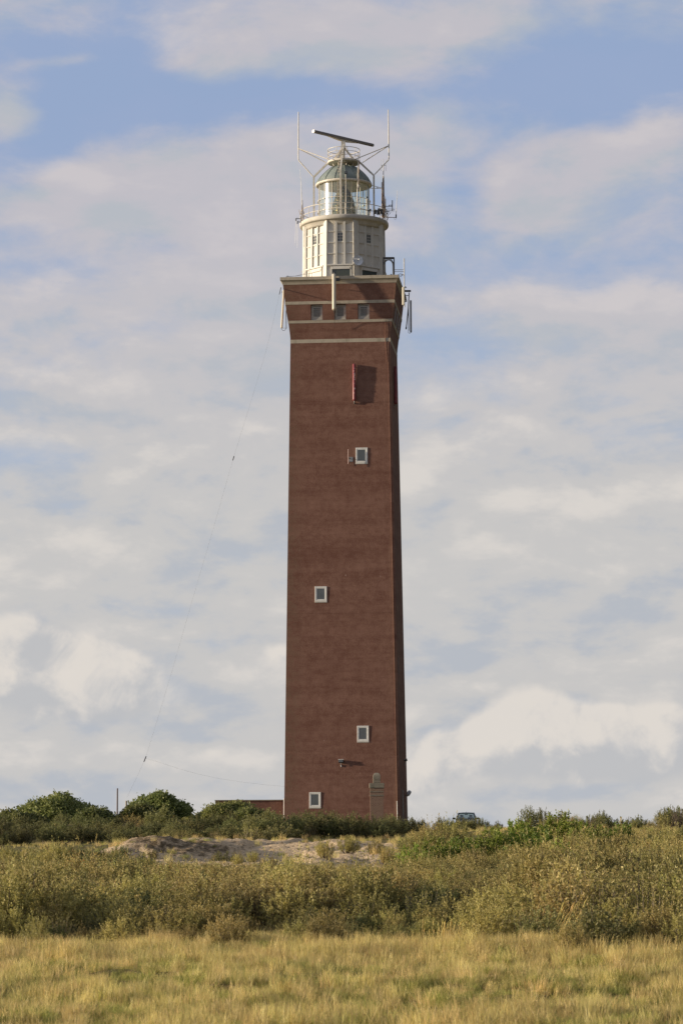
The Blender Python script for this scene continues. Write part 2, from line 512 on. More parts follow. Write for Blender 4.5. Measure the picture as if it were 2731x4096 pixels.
# ------------------------------------------------------------------ mesh helpers
class MB:
    """collects shapes; build() links them as one mesh object"""
    def __init__(s):
        s.v, s.f, s.sm = [], [], []

    def add(s, verts, faces, smooth=False):
        o = len(s.v)
        s.v += [tuple(v) for v in verts]
        s.f += [tuple(i + o for i in f) for f in faces]
        s.sm += [smooth] * len(faces)
        return s

    def box(s, lo, hi, T=None):
        x0, y0, z0 = lo
        x1, y1, z1 = hi
        v = [Vector(p) for p in ((x0, y0, z0), (x1, y0, z0), (x1, y1, z0), (x0, y1, z0), (x0, y0, z1), (x1, y0, z1), (x1, y1, z1), (x0, y1, z1))]
        if T is not None:
            v = [T @ p for p in v]
        return s.add(v, [(0, 3, 2, 1), (4, 5, 6, 7), (0, 1, 5, 4), (1, 2, 6, 5), (2, 3, 7, 6), (3, 0, 4, 7)])

    def tube(s, pts, r, n=8, caps=True, square=False):
        """a pipe along a polyline; r may be one radius or one per point"""
        pts = [Vector(p) for p in pts]
        rs = r if isinstance(r, (list, tuple)) else [r] * len(pts)
        if square:
            n = 4
        rings = []
        ref = None
        for i, p in enumerate(pts):
            a = pts[max(i - 1, 0)]
            b = pts[min(i + 1, len(pts) - 1)]
            t = (b - a).normalized()
            if 0 < i < len(pts) - 1:
                t = ((p - a).normalized() + (b - p).normalized()).normalized()
            if ref is None:
                ref = Vector((0, -1, 0)) if abs(t.y) < 0.9 else Vector((1, 0, 0))
            sx = ref.cross(t).normalized()
            sy = t.cross(sx).normalized()
            ref = sy
            k = rs[i] * (1.414 if square else 1)
            off = math.pi / 4 if square else 0
            rings.append([p + k * (math.cos(off + 2 * math.pi * j / n) * sx + math.sin(off + 2 * math.pi * j / n) * sy) for j in range(n)])
        v = [q for ring in rings for q in ring]
        f = []
        for i in range(len(rings) - 1):
            for j in range(n):
                f.append((i * n + j, i * n + (j + 1) % n, (i + 1) * n + (j + 1) % n, (i + 1) * n + j))
        s.add(v, f, not square)
        if caps:
            s.add(rings[0], [tuple(range(n))[::-1]])
            s.add(rings[-1], [tuple(range(n))])
        return s

    def lathe(s, prof, n=48, center=(0, 0, 0), a0=0.0, smooth=True):
        """prof: (radius, z) from bottom to top"""
        cx, cy, cz = center
        v = []
        for r_, z in prof:
            for j in range(n):
                a = a0 + 2 * math.pi * j / n
                v.append((cx + r_ * math.sin(a), cy - r_ * math.cos(a), cz + z))
        f = []
        for i in range(len(prof) - 1):
            for j in range(n):
                f.append((i * n + j, i * n + (j + 1) % n, (i + 1) * n + (j + 1) % n, (i + 1) * n + j))
        return s.add(v, f, smooth)

    def ring(s, R, z, r, n=64, m=6, center=(0, 0)):
        v, f = [], []
        for j in range(n):
            a = 2 * math.pi * j / n
            for k in range(m):
                b = 2 * math.pi * k / m
                q = R + r * math.cos(b)
                v.append((center[0] + q * math.sin(a), center[1] - q * math.cos(a), z + r * math.sin(b)))
        for j in range(n):
            for k in range(m):
                f.append((j * m + k, ((j + 1) % n) * m + k, ((j + 1) % n) * m + (k + 1) % m, j * m + (k + 1) % m))
        return s.add(v, f, True)

    def frame(s, x0, x1, z0, z1, w, y0, y1):
        """rectangular ring in the xz plane, from depth y0 (front) to y1; bottom member a little taller"""
        s.box((x0, y0, z0), (x0 + w, y1, z1))
        s.box((x1 - w, y0, z0), (x1, y1, z1))
        s.box((x0 + w, y0, z0), (x1 - w, y1, z0 + w))
        s.box((x0 + w, y0, z1 - w), (x1 - w, y1, z1))
        return s

    def build(s, name, mat, parent=None):
        me = bpy.data.meshes.new(name)
        me.from_pydata(s.v, [], s.f)
        me.polygons.foreach_set('use_smooth', s.sm)
        for x in (mat if isinstance(mat, (list, tuple)) else [mat]):
            me.materials.append(x)
        me.update()
        o = bpy.data.objects.new(name, me)
        C.objects.link(o)
        if parent is not None:
            o.parent = parent
        return o


def tag(o, label=None, cat=None, group=None, kind=None):
    if label:
        o['label'] = label
    if cat:
        o['category'] = cat
    if group:
        o['group'] = group
    if kind:
        o['kind'] = kind
    return o


def empty(name, loc, label, cat, group=None, rz=0.0):
    o = bpy.data.objects.new(name, None)
    o.empty_display_size = 0.3
    C.objects.link(o)
    o.location = loc
    o.rotation_euler = (0, 0, rz)
    return tag(o, label, cat, group)


def bevel(o, w=0.02, seg=2):
    md = o.modifiers.new('bevel', 'BEVEL')
    md.width = w
    md.segments = seg
    md.limit_method = 'ANGLE'
    return o


# ------------------------------------------------------------------ ground
def fbm(x, y, s, seed=0.0, o=4):
    return mnoise.fractal(Vector((x * s + seed, y * s - seed, seed)), 1.0, 2.0, o)


GY = [(-400, 0), (0, 0), (62, 0), (92, 0.05), (122, 0.25), (138, 0.95), (150, 1.40), (166, 1.85), (178, 2.25), (190, 2.5), (245, 2.65), (320, 1.2), (480, 0), (6000, -3)]


def smooth(t):
    t = min(max(t, 0.0), 1.0)
    return t * t * (3 - 2 * t)


def ground_z(x, y, fine=True):
    z = float(np.interp(y, [p[0] for p in GY], [p[1] for p in GY]))
    near = smooth((72 - y) / 12)
    z += near * 0.30 * fbm(x, y * 1.6, 0.11, 3.1) + near * 0.20 * fbm(x, y * 1.6, 0.42, 8.0)
    mid = smooth((y - 75) / 20) * smooth((300 - y) / 60)
    z += mid * 0.35 * fbm(x, y, 0.07, 1.7)
    z += mid * 0.14 * fbm(x, y * 0.7, 0.35, 5.2)
    # the bare knoll left of the hollow, the hummocks behind it, the rise to the right
    z += 0.85 * math.exp(-((x + 9.6) / 4.2) ** 2 - ((y - 153) / 6.5) ** 2)
    z -= 0.55 * math.exp(-((x + 4.6) / 2.6) ** 2 - ((y - 150) / 6.0) ** 2)
    z += 0.25 * math.exp(-((x + 1.0) / 4.0) ** 2 - ((y - 163) / 5.0) ** 2)
    z += 1.0 * math.exp(-((x + 19) / 9) ** 2 - ((y - 192) / 12) ** 2)
    z += 0.5 * math.exp(-((x + 11) / 5) ** 2 - ((y - 192) / 10) ** 2)
    z += (0.5 - 0.3 * smooth((y - 135) / 20)) * smooth((x - 6) / 8) * smooth((y - 95) / 30) * smooth((250 - y) / 40)
    z += 0.5 * math.exp(-((x + 16) / 8) ** 2 - ((y - 140) / 14) ** 2)
    if 128 < y < 180 and -19 < x < 9:
        sa = sand_amount(x, y)
        z += sa * (0.09 * fbm(x, y * 0.8, 0.8, 21.0) + 0.05 * fbm(x, y, 2.4, 31.0))
        z += sa * 0.22 * smooth((fbm(x, y * 0.5, 0.22, 41.0) - 0.05) / 0.2)
    return z


def sand_amount(x, y):
    a = smooth((y - 134) / 5) * smooth((176 - y) / 7) * smooth((x + 14.5) / 3) * smooth((4.6 - x) / 3)
    return a


def crust_amount(x, y):
    return 1.1 * math.exp(-((x + 9.2) / 3.2) ** 2 - ((y - 153) / 7) ** 2)


def build_ground():
    xs = list(np.concatenate([[-4000, -1500, -500, -220, -120, -80, -60, -50], np.arange(-42, -18, 0.6), np.arange(-18, 8, 0.26), np.arange(8, 42.1, 0.6), [50, 60, 80, 120, 220, 500, 1500, 4000]]))
    ys = list(np.concatenate([[-400, -100, -20, 5, 15, 25], np.arange(32, 130, 0.65), np.arange(130, 178, 0.26), np.arange(178, 236, 0.65), [242, 250, 260, 280, 300, 330, 380, 450, 600, 1000, 2000, 6000]]))
    v = [(float(x), float(y), ground_z(float(x), float(y))) for y in ys for x in xs]
    nx = len(xs)
    f = [(j * nx + i, j * nx + i + 1, (j + 1) * nx + i + 1, (j + 1) * nx + i) for j in range(len(ys) - 1) for i in range(nx - 1)]
    b = MB().add(v, f, True)
    o = b.build('ground', MT['ground'])
    for nm, fn in (('sand', sand_amount), ('crust', crust_amount)):
        at_ = o.data.attributes.new(nm, 'FLOAT', 'POINT')
        at_.data.foreach_set('value', [fn(p[0], p[1]) for p in v])
    tag(o, kind='structure')
    return o


build_ground()

# ------------------------------------------------------------------ lighthouse
ZB = 2.4
tower = empty('lighthouse', (CX, TD, ZB), 'tall square red brick lighthouse with a white lantern house and glazed lantern on top', 'lighthouse', rz=TH)
n_front = Vector((-math.sin(TH), math.cos(TH), 0))     # local +y (into the tower)
n_right = Vector((math.cos(TH), math.sin(TH), 0))      # local +x
T_AX = Vector((CX, TD, 0))
TM = Matrix.Translation((CX, TD, ZB)) @ Matrix.Rotation(TH, 4, 'Z')


def hz(z):
    return 4.5735 + (4.0131 - 4.5735) * (z - 3) / 38.84


def loc(p):
    """world point -> tower frame, heights kept as world heights"""
    q = Vector(p) - T_AX
    return Vector((q.dot(n_right), q.dot(n_front), p[2]))


def L(x, y, z):
    """tower frame with world height -> parent frame"""
    return Vector((x, y, z - ZB))


def W(x, y, z):
    """tower frame with world height -> world"""
    return T_AX + n_right * x + n_front * y + Vector((0, 0, z))


def onfront(px, py, h):
    d = ray(px, py)
    o = Vector((0, 0, CZ))
    k = ((T_AX - n_front * h) - o).dot(n_front) / d.dot(n_front)
    return loc(o + d * k)


def shift(mb, dz=-ZB):
    mb.v = [(x, y, z + dz) for x, y, z in mb.v]
    return mb


def loft(levels):
    """square prism through (half size, z) levels"""
    b = MB()
    v, f = [], []
    for h, z in levels:
        v += [(-h, -h, z), (h, -h, z), (h, h, z), (-h, h, z)]
    for i in range(len(levels) - 1):
        for j in range(4):
            f.append((i * 4 + j, i * 4 + (j + 1) % 4, i * 4 + 4 + (j + 1) % 4, i * 4 + 4 + j))
    return b.add(v, f)


# shaft, straight battered walls
shift(loft([(hz(1.5), 1.5), (hz(41.66), 41.66)])).build('brick_shaft', MT['brick'], tower)
# crown: flares out; three window openings left in its front wall
CROWN = [(3.995, 41.66), (4.01, 41.94), (4.06, 42.5), (4.12, 43.0), (4.175, 43.43), (4.195, 43.47), (4.29, 44.1), (4.365, 44.72), (4.39, 44.92), (4.46, 45.55), (4.545, 46.34)]
CW = [(-2.33, -1.39), (-0.43, 0.49), (1.45, 2.38)]
CWZ = (43.47, 44.72)


def crown_h(z):
    return float(np.interp(z, [c[1] for c in CROWN], [c[0] for c in CROWN]))


def build_crown():
    b = MB()
    for (h0, z0), (h1, z1) in zip(CROWN[:-1], CROWN[1:]):
        hole = z0 >= CWZ[0] - 1e-6 and z1 <= CWZ[1] + 1e-6
        if hole:
            cuts = [-1e9] + [c for w in CW for c in w] + [1e9]
            for k in range(0, len(cuts), 2):
                a0, a1 = max(cuts[k], -h0), min(cuts[k + 1], h0)
                b0, b1 = max(cuts[k], -h1), min(cuts[k + 1], h1)
                b.add([(a0, -h0, z0), (a1, -h0, z0), (b1, -h1, z1), (b0, -h1, z1)], [(0, 1, 2, 3)])
        else:
            b.add([(-h0, -h0, z0), (h0, -h0, z0), (h1, -h1, z1), (-h1, -h1, z1)], [(0, 1, 2, 3)])
        for s_ in (1, 2, 3):
            R = Matrix.Rotation(s_ * math.pi / 2, 3, 'Z')
            b.add([R @ Vector(p) for p in ((-h0, -h0, z0), (h0, -h0, z0), (h1, -h1, z1), (-h1, -h1, z1))], [(0, 1, 2, 3)])
    # reveals of the openings
    yb = -3.98
    for x0, x1 in CW:
        z0, z1 = CWZ
        f0_, f1_ = -crown_h(z0), -crown_h(z1)
        zm = 44.1
        fm = -crown_h(zm)
        for x in (x0, x1):
            b.add([(x, f0_, z0), (x, fm, zm), (x, f1_, z1), (x, yb, z1), (x, yb, z0)], [(0, 1, 2, 3, 4)])
        b.add([(x0, f1_, z1), (x1, f1_, z1), (x1, yb, z1), (x0, yb, z1)], [(0, 1, 2, 3)])
        b.add([(x0, f0_, z0), (x1, f0_, z0), (x1, yb, z0), (x0, yb, z0)], [(0, 1, 2, 3)])
    return shift(b).build('brick_crown', MT['brick'], tower)


build_crown()
for z0, z1 in ((41.655, 41.945), (43.25, 43.465), (44.74, 44.98)):
    lv = [(crown_h(z) + 0.022, z) for z in (z0, (z0 + z1) / 2, z1)]
    lv = [(crown_h(z0) - 0.1, z0)] + lv + [(crown_h(z1) - 0.1, z1)]
    shift(loft(lv)).build('stone_band', MT['stone'], tower)
cor = loft([(4.5, 46.335), (4.565, 46.335), (4.585, 46.42), (4.62, 46.52), (4.68, 46.61), (4.745, 46.665), (4.76, 46.68), (4.76, 46.925), (4.42, 46.925), (4.42, 46.72), (0.3, 46.72)])
shift(cor).build('cornice', MT['stone'], tower)
# crown windows, set back in their openings, with wire bars at the bottom
for x0, x1 in CW:
    z0, z1 = CWZ
    f = MB()
    f.frame(x0 + 0.01, x1 - 0.01, z0 + 0.0, z1 - 0.01, 0.10, -4.09, -4.0)
    f.frame(x0 + 0.11, x1 - 0.11, z0 + 0.22, z1 - 0.14, 0.085, -4.07, -4.0)
    f.box((x0 + 0.11, -4.065, z0 + 0.10), (x1 - 0.11, -4.0, z0 + 0.22))
    fo = shift(f).build('window', MT['greyframe'], tower)
    p = MB().box((x0 + 0.19, -4.03, z0 + 0.3), (x1 - 0.19, -4.0, z1 - 0.22))
    shift(p).build('pane', MT['blind'], fo)
    bars = MB()
    nb = 12
    for k in range(nb):
        x = x0 + 0.09 + (x1 - x0 - 0.18) * k / (nb - 1)
        bars.tube([(x, -4.135, z0 + 0.02), (x, -4.135, z0 + 0.95)], 0.007, 4)
    bars.tube([(x0 + 0.03, -4.135, z0 + 0.12), (x1 - 0.03, -4.135, z0 + 0.12)], 0.008, 4)
    bars.tube([(x0 + 0.03, -4.135, z0 + 0.9), (x1 - 0.03, -4.135, z0 + 0.9)], 0.006, 4)
    shift(bars).build('window_bars', MT['rail'], fo)
# narrow dark windows in the eastern face of the crown
for yy in (-2.0, 0.1, 2.2):
    b = MB()
    h0, h1 = crown_h(43.5), crown_h(44.72)
    b.add([(h0 + 0.012, yy - 0.42, 43.5), (h0 + 0.012, yy + 0.42, 43.5), (h1 + 0.012, yy + 0.42, 44.72), (h1 + 0.012, yy - 0.42, 44.72),
           (h0 - 0.1, yy - 0.42, 43.5), (h0 - 0.1, yy + 0.42, 43.5), (h1 - 0.1, yy + 0.42, 44.72), (h1 - 0.1, yy - 0.42, 44.72)],
          [(0, 1, 2, 3), (0, 3, 7, 4), (1, 5, 6, 2), (3, 2, 6, 7), (0, 4, 5, 1)])
    shift(b).build('window', MT['dark'], tower)


def shaft_window(x0, x1, z0, z1):
    """white frame standing proud of the wall, moulded in two steps, with a rough sill under it"""
    y = -hz((z0 + z1) / 2)
    f = MB()
    f.frame(x0, x1, z0 + 0.06, z1, 0.105, y - 0.040, y + 0.05)
    f.frame(x0 + 0.105, x1 - 0.105, z0 + 0.165, z1 - 0.105, 0.065, y - 0.030, y + 0.05)
    fo = bevel(shift(f).build('window', MT['frame'], tower), 0.012, 2)
    p = MB().box((x0 + 0.17, y - 0.018, z0 + 0.23), (x1 - 0.17, y + 0.04, z1 - 0.17))
    shift(p).build('pane', MT['pane'], fo)
    s_ = MB().box((x0 - 0.015, y - 0.045, z0 - 0.03), (x1 + 0.015, y + 0.05, z0 + 0.055))
    bevel(shift(s_).build('sill', MT['white'], fo), 0.012)


for wq in ((1.20, 2.15, 31.80, 33.09), (-2.09, -1.14, 20.76, 22.01), (1.22, 2.14, 9.67, 10.95), (-2.57, -1.66, 4.53, 5.77)):
    shaft_window(*wq)
# building joints, hairline mouldings; a conduit by the right corner and a pale pipe at each foot
for z, x0, x1 in ((19.88, -4.28, 4.28), (31.76, 2.2, 4.1), (36.77, 1.5, 4.05)):
    y = -hz(z)
    shift(MB().box((x0, y - 0.012, z - 0.018), (x1, y + 0.03, z + 0.018))).build('joint', MT['brick'], tower)
cd = MB().tube([(hz(41.6) - 0.17, -hz(41.6) - 0.02, 41.6), (hz(3) - 0.2, -hz(3) - 0.02, 3.0)], 0.020, 6)
shift(cd).build('conduit', MT['brick'], tower)
cd = MB().tube([(3.62, -crown_h(43.3) - 0.03, 43.2), (3.62, -crown_h(41.8) - 0.04, 41.8), (3.75, -hz(40) - 0.03, 40.0)], 0.02, 6)
shift(cd).build('conduit', MT['brick'], tower)
shift(MB().tube([(hz(4) - 0.2, -hz(4) - 0.08, 3.0), (hz(5) - 0.21, -hz(5) - 0.08, 5.05)], 0.03, 6)).build('downpipe', MT['frame'], tower)
shift(MB().tube([(-hz(4) - 0.04, -hz(4) + 0.2, 2.6), (-hz(5) - 0.04, -hz(5) + 0.2, 5.3)], 0.035, 6)).build('downpipe', MT['frame'], tower)
# openings of the eastern face: a door far down and a slit half way
for y0, y1, z0, z1 in ((-1.4, -0.5, 2.6, 5.95), (-2.75, -2.55, 15.1, 16.4)):
    a, c_ = hz(z0), hz(z1)
    b = MB().add([(a + .015, y0, z0), (a + .015, y1, z0), (c_ + .015, y1, z1), (c_ + .015, y0, z1), (a - .1, y0, z0), (a - .1, y1, z0), (c_ - .1, y1, z1), (c_ - .1, y0, z1)],
                 [(0, 1, 2, 3), (0, 3, 7, 4), (1, 5, 6, 2), (3, 2, 6, 7)])
    shift(b).build('door' if z0 < 10 else 'vent', MT['dark'], tower)

# ---- white eight-sided service room
ZR0, ZR1 = 46.73, 51.86
CARD, AP0, AP1 = 1.12, 3.25, 3.17      # half width of the narrow facets, distance to the axis at foot and head


def oct_ring(ap):
    c_ = CARD * ap / AP0
    return [(-c_, -ap), (c_, -ap), (ap, -c_), (ap, c_), (c_, ap), (-c_, ap), (-ap, c_), (-ap, -c_)]


b = MB()
r_a, r_b = oct_ring(AP0), oct_ring(AP1)
b.add([(x, y, ZR0) for x, y in r_a] + [(x, y, ZR1) for x, y in r_b], [(i, (i + 1) % 8, 8 + (i + 1) % 8, 8 + i) for i in range(8)])
shift(b).build('room_wall', MT['white'], tower)
zr = [onfront(1362, y, 3.22).z for y in (924.3, 968.5, 1012.7)]
z_beam = onfront(1362, 1057, 3.24).z
z_lint = onfront(1362, 1066, 3.24).z


def facet_frame(i):
    """matrix of a facet: x along it, y outwards is -y, z up, leaning with the wall"""
    a, c_ = Vector((*r_a[i], 0)), Vector((*r_a[(i + 1) % 8], 0))
    m_ = (a + c_) / 2
    ex = (c_ - a).normalized()
    ey = Vector((0, 0, 1)).cross(ex)
    lean = (AP0 - AP1) / (ZR1 - ZR0)
    out_ = -ey
    Mx = Matrix(((ex.x, ey.x, -out_.x * lean, m_.x), (ex.y, ey.y, -out_.y * lean, m_.y), (0, 0, 1, 0), (0, 0, 0, 1)))
    return Mx, (c_ - a).length / 2


for i in range(8):
    ribs = MB()
    Mx, hw = facet_frame(i)
    Mx = Matrix.Translation((0, 0, ZR0)) @ Mx
    diag = i % 2 == 1

    def bx(x0, x1, z0, z1, d, back=0.05):
        ribs.box((x0, -d, z0 - ZR0), (x1, back, z1 - ZR0), Mx)
    pil = 0.40 if diag else 0.05
    if diag:
        bx(-hw - 0.02, -hw + pil + 0.05, ZR0, ZR1 - .02, 0.10)
        bx(hw - pil, hw + 0.02, ZR0, ZR1 - .02, 0.10)
    else:
        bx(hw - 0.12, hw - 0.0, ZR0, ZR1 - .02, 0.06)
    xa, xb = -hw + pil, hw - (pil if diag else 0.12)
    w3 = (xb - xa) / 3
    c1_, c2_ = xa + w3 * 1.02, xa + w3 * 2.0
    for xc in (c1_, c2_):
        bx(xc - 0.085, xc + 0.085, z_beam, ZR1 - .03, 0.135)
    for col, (u_, v_) in enumerate(((xa, c1_ - .085), (c1_ + .085, c2_ - .085), (c2_ + .085, xb))):
        for z in zr:
            bx(u_ + .002, v_ - .002, z - 0.035, z + 0.035, 0.075)
    bx(xa - .003, xb + .003, z_beam - 0.10, z_beam - .002, 0.155)
    shift(ribs).build('wall_ribs', MT['white'], tower)
    # small six-paned window of the middle column
    wx0, wx1 = (c1_ + c2_) / 2 - 0.215, (c1_ + c2_) / 2 + 0.215
    wz0, wz1 = zr[1] + 0.09, zr[0] - 0.13
    fr = MB()
    q = lambda x0, x1, z0, z1, d: fr.box((x0, -d, z0 - ZR0), (x1, 0.02, z1 - ZR0), Mx)
    q(wx0 - .05, wx0, wz0 - .05, wz1 + .05, 0.06)
    q(wx1, wx1 + .05, wz0 - .05, wz1 + .05, 0.06)
    q(wx0, wx1, wz1, wz1 + .05, 0.06)
    q(wx0, wx1, wz0 - .05, wz0, 0.06)
    q((wx0 + wx1) / 2 - .012, (wx0 + wx1) / 2 + .012, wz0, wz1, 0.05)
    for kk in (1, 2):
        zz = wz0 + (wz1 - wz0) * kk / 3
        q(wx0, (wx0 + wx1) / 2 - .013, zz - .012, zz + .012, 0.048)
        q((wx0 + wx1) / 2 + .013, wx1, zz - .012, zz + .012, 0.048)
    fo = shift(fr).build('window', MT['white'], tower)
    pn = MB().box((wx0 + .001, -0.03, wz0 - ZR0 + .001), (wx1 - .001, 0.01, wz1 - ZR0 - .001), Mx)
    shift(pn).build('pane', MT['pane'], fo)
    # broad window under the beam with a shutter box over it
    lx0, lx1 = (-0.80, 0.86) if not diag else (-hw + pil + .25, hw - pil - .2)
    zt = z_beam - 0.13
    zb_ = ZR0 + 0.25
    fr = MB()
    q(lx0, lx0 + .10, zb_, zt, 0.09)
    q(lx1 - .10, lx1, zb_, zt, 0.09)
    q(lx0 + .10, lx1 - .10, zb_, zb_ + .10, 0.09)
    q(lx0 + .10, lx1 - .10, zt - .09, zt, 0.08)
    q(lx0 + .11, lx1 - .11, zt - .27, zt - .092, 0.13)
    fo = shift(fr).build('window', MT['white'], tower)
    pn = MB().box((lx0 + .10, -0.03, zb_ - ZR0 + .10), (lx1 - .10, 0.01, zt - .27 - ZR0), Mx)
    shift(pn).build('pane', MT['pane2'] if i != 7 else MT['white'], fo)
# rain pipe on the right of the front facet, thin pipes by the corners
for (x, y, r_) in ((CARD - 0.05, -AP0 - 0.10, 0.035), (CARD + 0.30, -AP0 + 0.12, 0.025), (-AP0 + 0.08, -CARD - 0.35, 0.03), (-AP0 + 0.55, -CARD - 0.85, 0.02)):
    k = AP1 / AP0
    shift(MB().tube([(x, y, ZR0), (x * k, y * k, ZR1 - 0.05)], r_, 6)).build('downpipe', MT['rail'], tower)

# ---- gallery
g = MB().lathe([(3.1, 51.5), (3.22, 51.5), (3.30, 51.62), (3.36, 51.80), (3.46, 51.875), (3.575, 51.885), (3.615, 51.91), (3.645, 51.98), (3.655, 52.10), (3.64, 52.20), (3.59, 52.255), (0.2, 52.26)], 96)
shift(g).build('gallery_deck', MT['gallery'], tower)
g = MB()
for z, r_ in ((53.20, 0.030), (52.68, 0.027)):
    g.ring(3.56, z, r_, 96)
for k in range(20):
    a = 2 * math.pi * (k + 0.35) / 20
    sx, sy = math.sin(a), -math.cos(a)
    g.tube([(3.5 * sx, 3.5 * sy, 52.24), (3.60 * sx, 3.60 * sy, 52.68), (3.585 * sx, 3.585 * sy, 52.95), (3.56 * sx, 3.56 * sy, 53.2)], 0.023, 6)
shift(g).build('gallery_railing', MT['rail'], tower)

# ---- lantern: glazing, bars, hand rings, ceiling, lens, dome
GR = 2.05
shift(MB().lathe([(GR, 52.27), (GR, 55.36)], 96)).build('lantern_glazing', MT['glass'], tower)
for k in range(16):
    g = MB()
    a = math.radians(22.5 * k)
    sx, sy = math.sin(a), -math.cos(a)
    g.tube([(2.075 * sx, 2.075 * sy, 52.26), (2.075 * sx, 2.075 * sy, 55.36)], 0.028, 6)
    for z in (54.05, 53.12):
        g.box((-0.05, -2.19, z - 0.05), (0.05, -2.04, z + 0.05), Matrix.Rotation(a, 4, 'Z'))
    shift(g).build('glazing_bar', MT['rail'], tower)
for z in (54.05, 53.12):
    shift(MB().ring(2.17, z, 0.022, 80)).build('hand_ring', MT['rail'], tower)
shift(MB().lathe([(0.05, 55.36), (1.95, 55.36), (1.95, 55.30), (2.0, 55.30), (2.0, 55.37)], 64)).build('lantern_ceiling', MT['tube'], tower)
shift(MB().lathe([(0.1, 52.275), (2.0, 52.275), (2.0, 52.42), (2.03, 52.42), (2.03, 52.262)], 64)).build('lantern_sill', MT['rail'], tower)
shift(MB().lathe([(2.04, 55.37), (2.20, 55.33), (2.30, 55.37), (2.33, 55.44), (2.31, 55.52), (2.24, 55.55), (2.1, 55.56)], 80)).build('eaves_ring', MT['rail'], tower)
DOME = [(2.27, 55.55), (2.20, 55.72), (2.08, 55.92), (1.88, 56.16), (1.68, 56.38), (1.42, 56.62), (1.12, 56.84), (0.82, 56.98), (0.5, 57.06), (0.3, 57.08)]
do = shift(MB().lathe(DOME, 80)).build('dome', MT['copper'], tower)
for k in range(16):
    a = math.radians(22.5 * k + 8)
    g = MB().tube([((r_ + .01) * math.sin(a), -(r_ + .01) * math.cos(a), z) for r_, z in DOME[:8]], 0.038, 6)
    shift(g).build('dome_rib', MT['copper'], do)
# the lens: ogive cage of glass hoops on a pedestal
LP = [(0.55, 52.3), (0.72, 52.5), (0.86, 52.8), (0.92, 53.2), (0.90, 53.6), (0.80, 54.1), (0.62, 54.6), (0.42, 54.98), (0.20, 55.22), (0.08, 55.28)]
le = shift(MB().lathe(LP, 24, smooth=False)).build('fresnel_lens', MT['lens'], tower)
g = MB()
for k in range(8):
    a = math.radians(45 * k + 12)
    g.tube([((r_ + .02) * math.sin(a), -(r_ + .02) * math.cos(a), z) for r_, z in LP], 0.028, 5)
for r_, z in LP[1:-1]:
    g.ring(r_ + 0.015, z, 0.022, 32, 5)
for sgn in (-1, 1):
    g.tube([(-0.5 * sgn, -0.85, 52.6), (0.2 * sgn, -0.9, 53.9)], 0.03, 5)
shift(g).build('lens_frame', MT['brass'], le)
# ---- service platform over the dome
PR = 1.34
shift(MB().lathe([(0.2, 57.20), (0.9, 57.22), (1.28, 57.26), (PR, 57.27), (PR, 57.43), (0.1, 57.43)], 64)).build('roof_platform', MT['rail'], tower)
g = MB()
for z, r_ in ((58.40, 0.028), (58.08, 0.021), (57.76, 0.021)):
    g.ring(PR - 0.02, z, r_, 64)
for k in range(10):
    a = 2 * math.pi * (k + 0.42) / 10
    sx, sy = math.sin(a), -math.cos(a)
    g.tube([((PR - .02) * sx, (PR - .02) * sy, 57.3), ((PR - .02) * sx, (PR - .02) * sy, 58.4)], 0.018, 6)
shift(g).build('platform_railing', MT['rail'], tower)
for k in range(8):
    a = math.radians(45 * k + 20)
    g = MB().tube([(0.78 * math.sin(a), -0.78 * math.cos(a), 56.95), (0.9 * math.sin(a), -0.9 * math.cos(a), 57.25)], 0.05, 6)
    shift(g).build('platform_stay', MT['rail'], tower)
# four square legs carry the platform; the front one is the ladder beam
LEG = 2.47
for k, a in enumerate((math.pi / 2, -math.pi / 2, math.pi, 0)):
    sx, sy = math.sin(a), -math.cos(a)
    rr = 0.072
    pts = [(LEG * sx, LEG * sy, 52.25), (LEG * sx, LEG * sy, 56.22), (1.33 * sx, 1.33 * sy, 57.34)]
    if k == 3:
        pts = [(-0.06, -2.42, 52.25), (-0.06, -2.42, 56.15), (-0.02, -1.42, 57.42), (0.02, -0.42, 58.75)]
    lo = shift(MB().tube(pts, rr, square=True)).build('support_leg' if k < 3 else 'ladder', MT['rail'], tower)
    if k == 3:
        P = [Vector(p) for p in pts]
        seg = [(P[j + 1] - P[j]).length for j in range(3)]
        s_ = 0.2
        while s_ < sum(seg) - 0.15:
            t = s_
            j = 0
            while t > seg[j]:
                t -= seg[j]
                j += 1
            c_ = P[j].lerp(P[j + 1], t / seg[j])
            for sg in (-1, 1):
                g = MB().tube([c_ + Vector((0.07 * sg, 0, 0)), c_ + Vector((0.235 * sg, 0, 0)), c_ + Vector((0.235 * sg, 0, 0.05))], 0.014, 5)
                shift(g).build('rung', MT['rail'], lo)
            s_ += 0.3
# gutters and cable runs seen on the lantern
g = MB().tube([(-0.30, -2.3, 52.3), (-0.30, -2.25, 55.4), (-0.24, -1.5, 57.2)], 0.016, 5)
shift(g).build('cable', MT['rust'], tower)

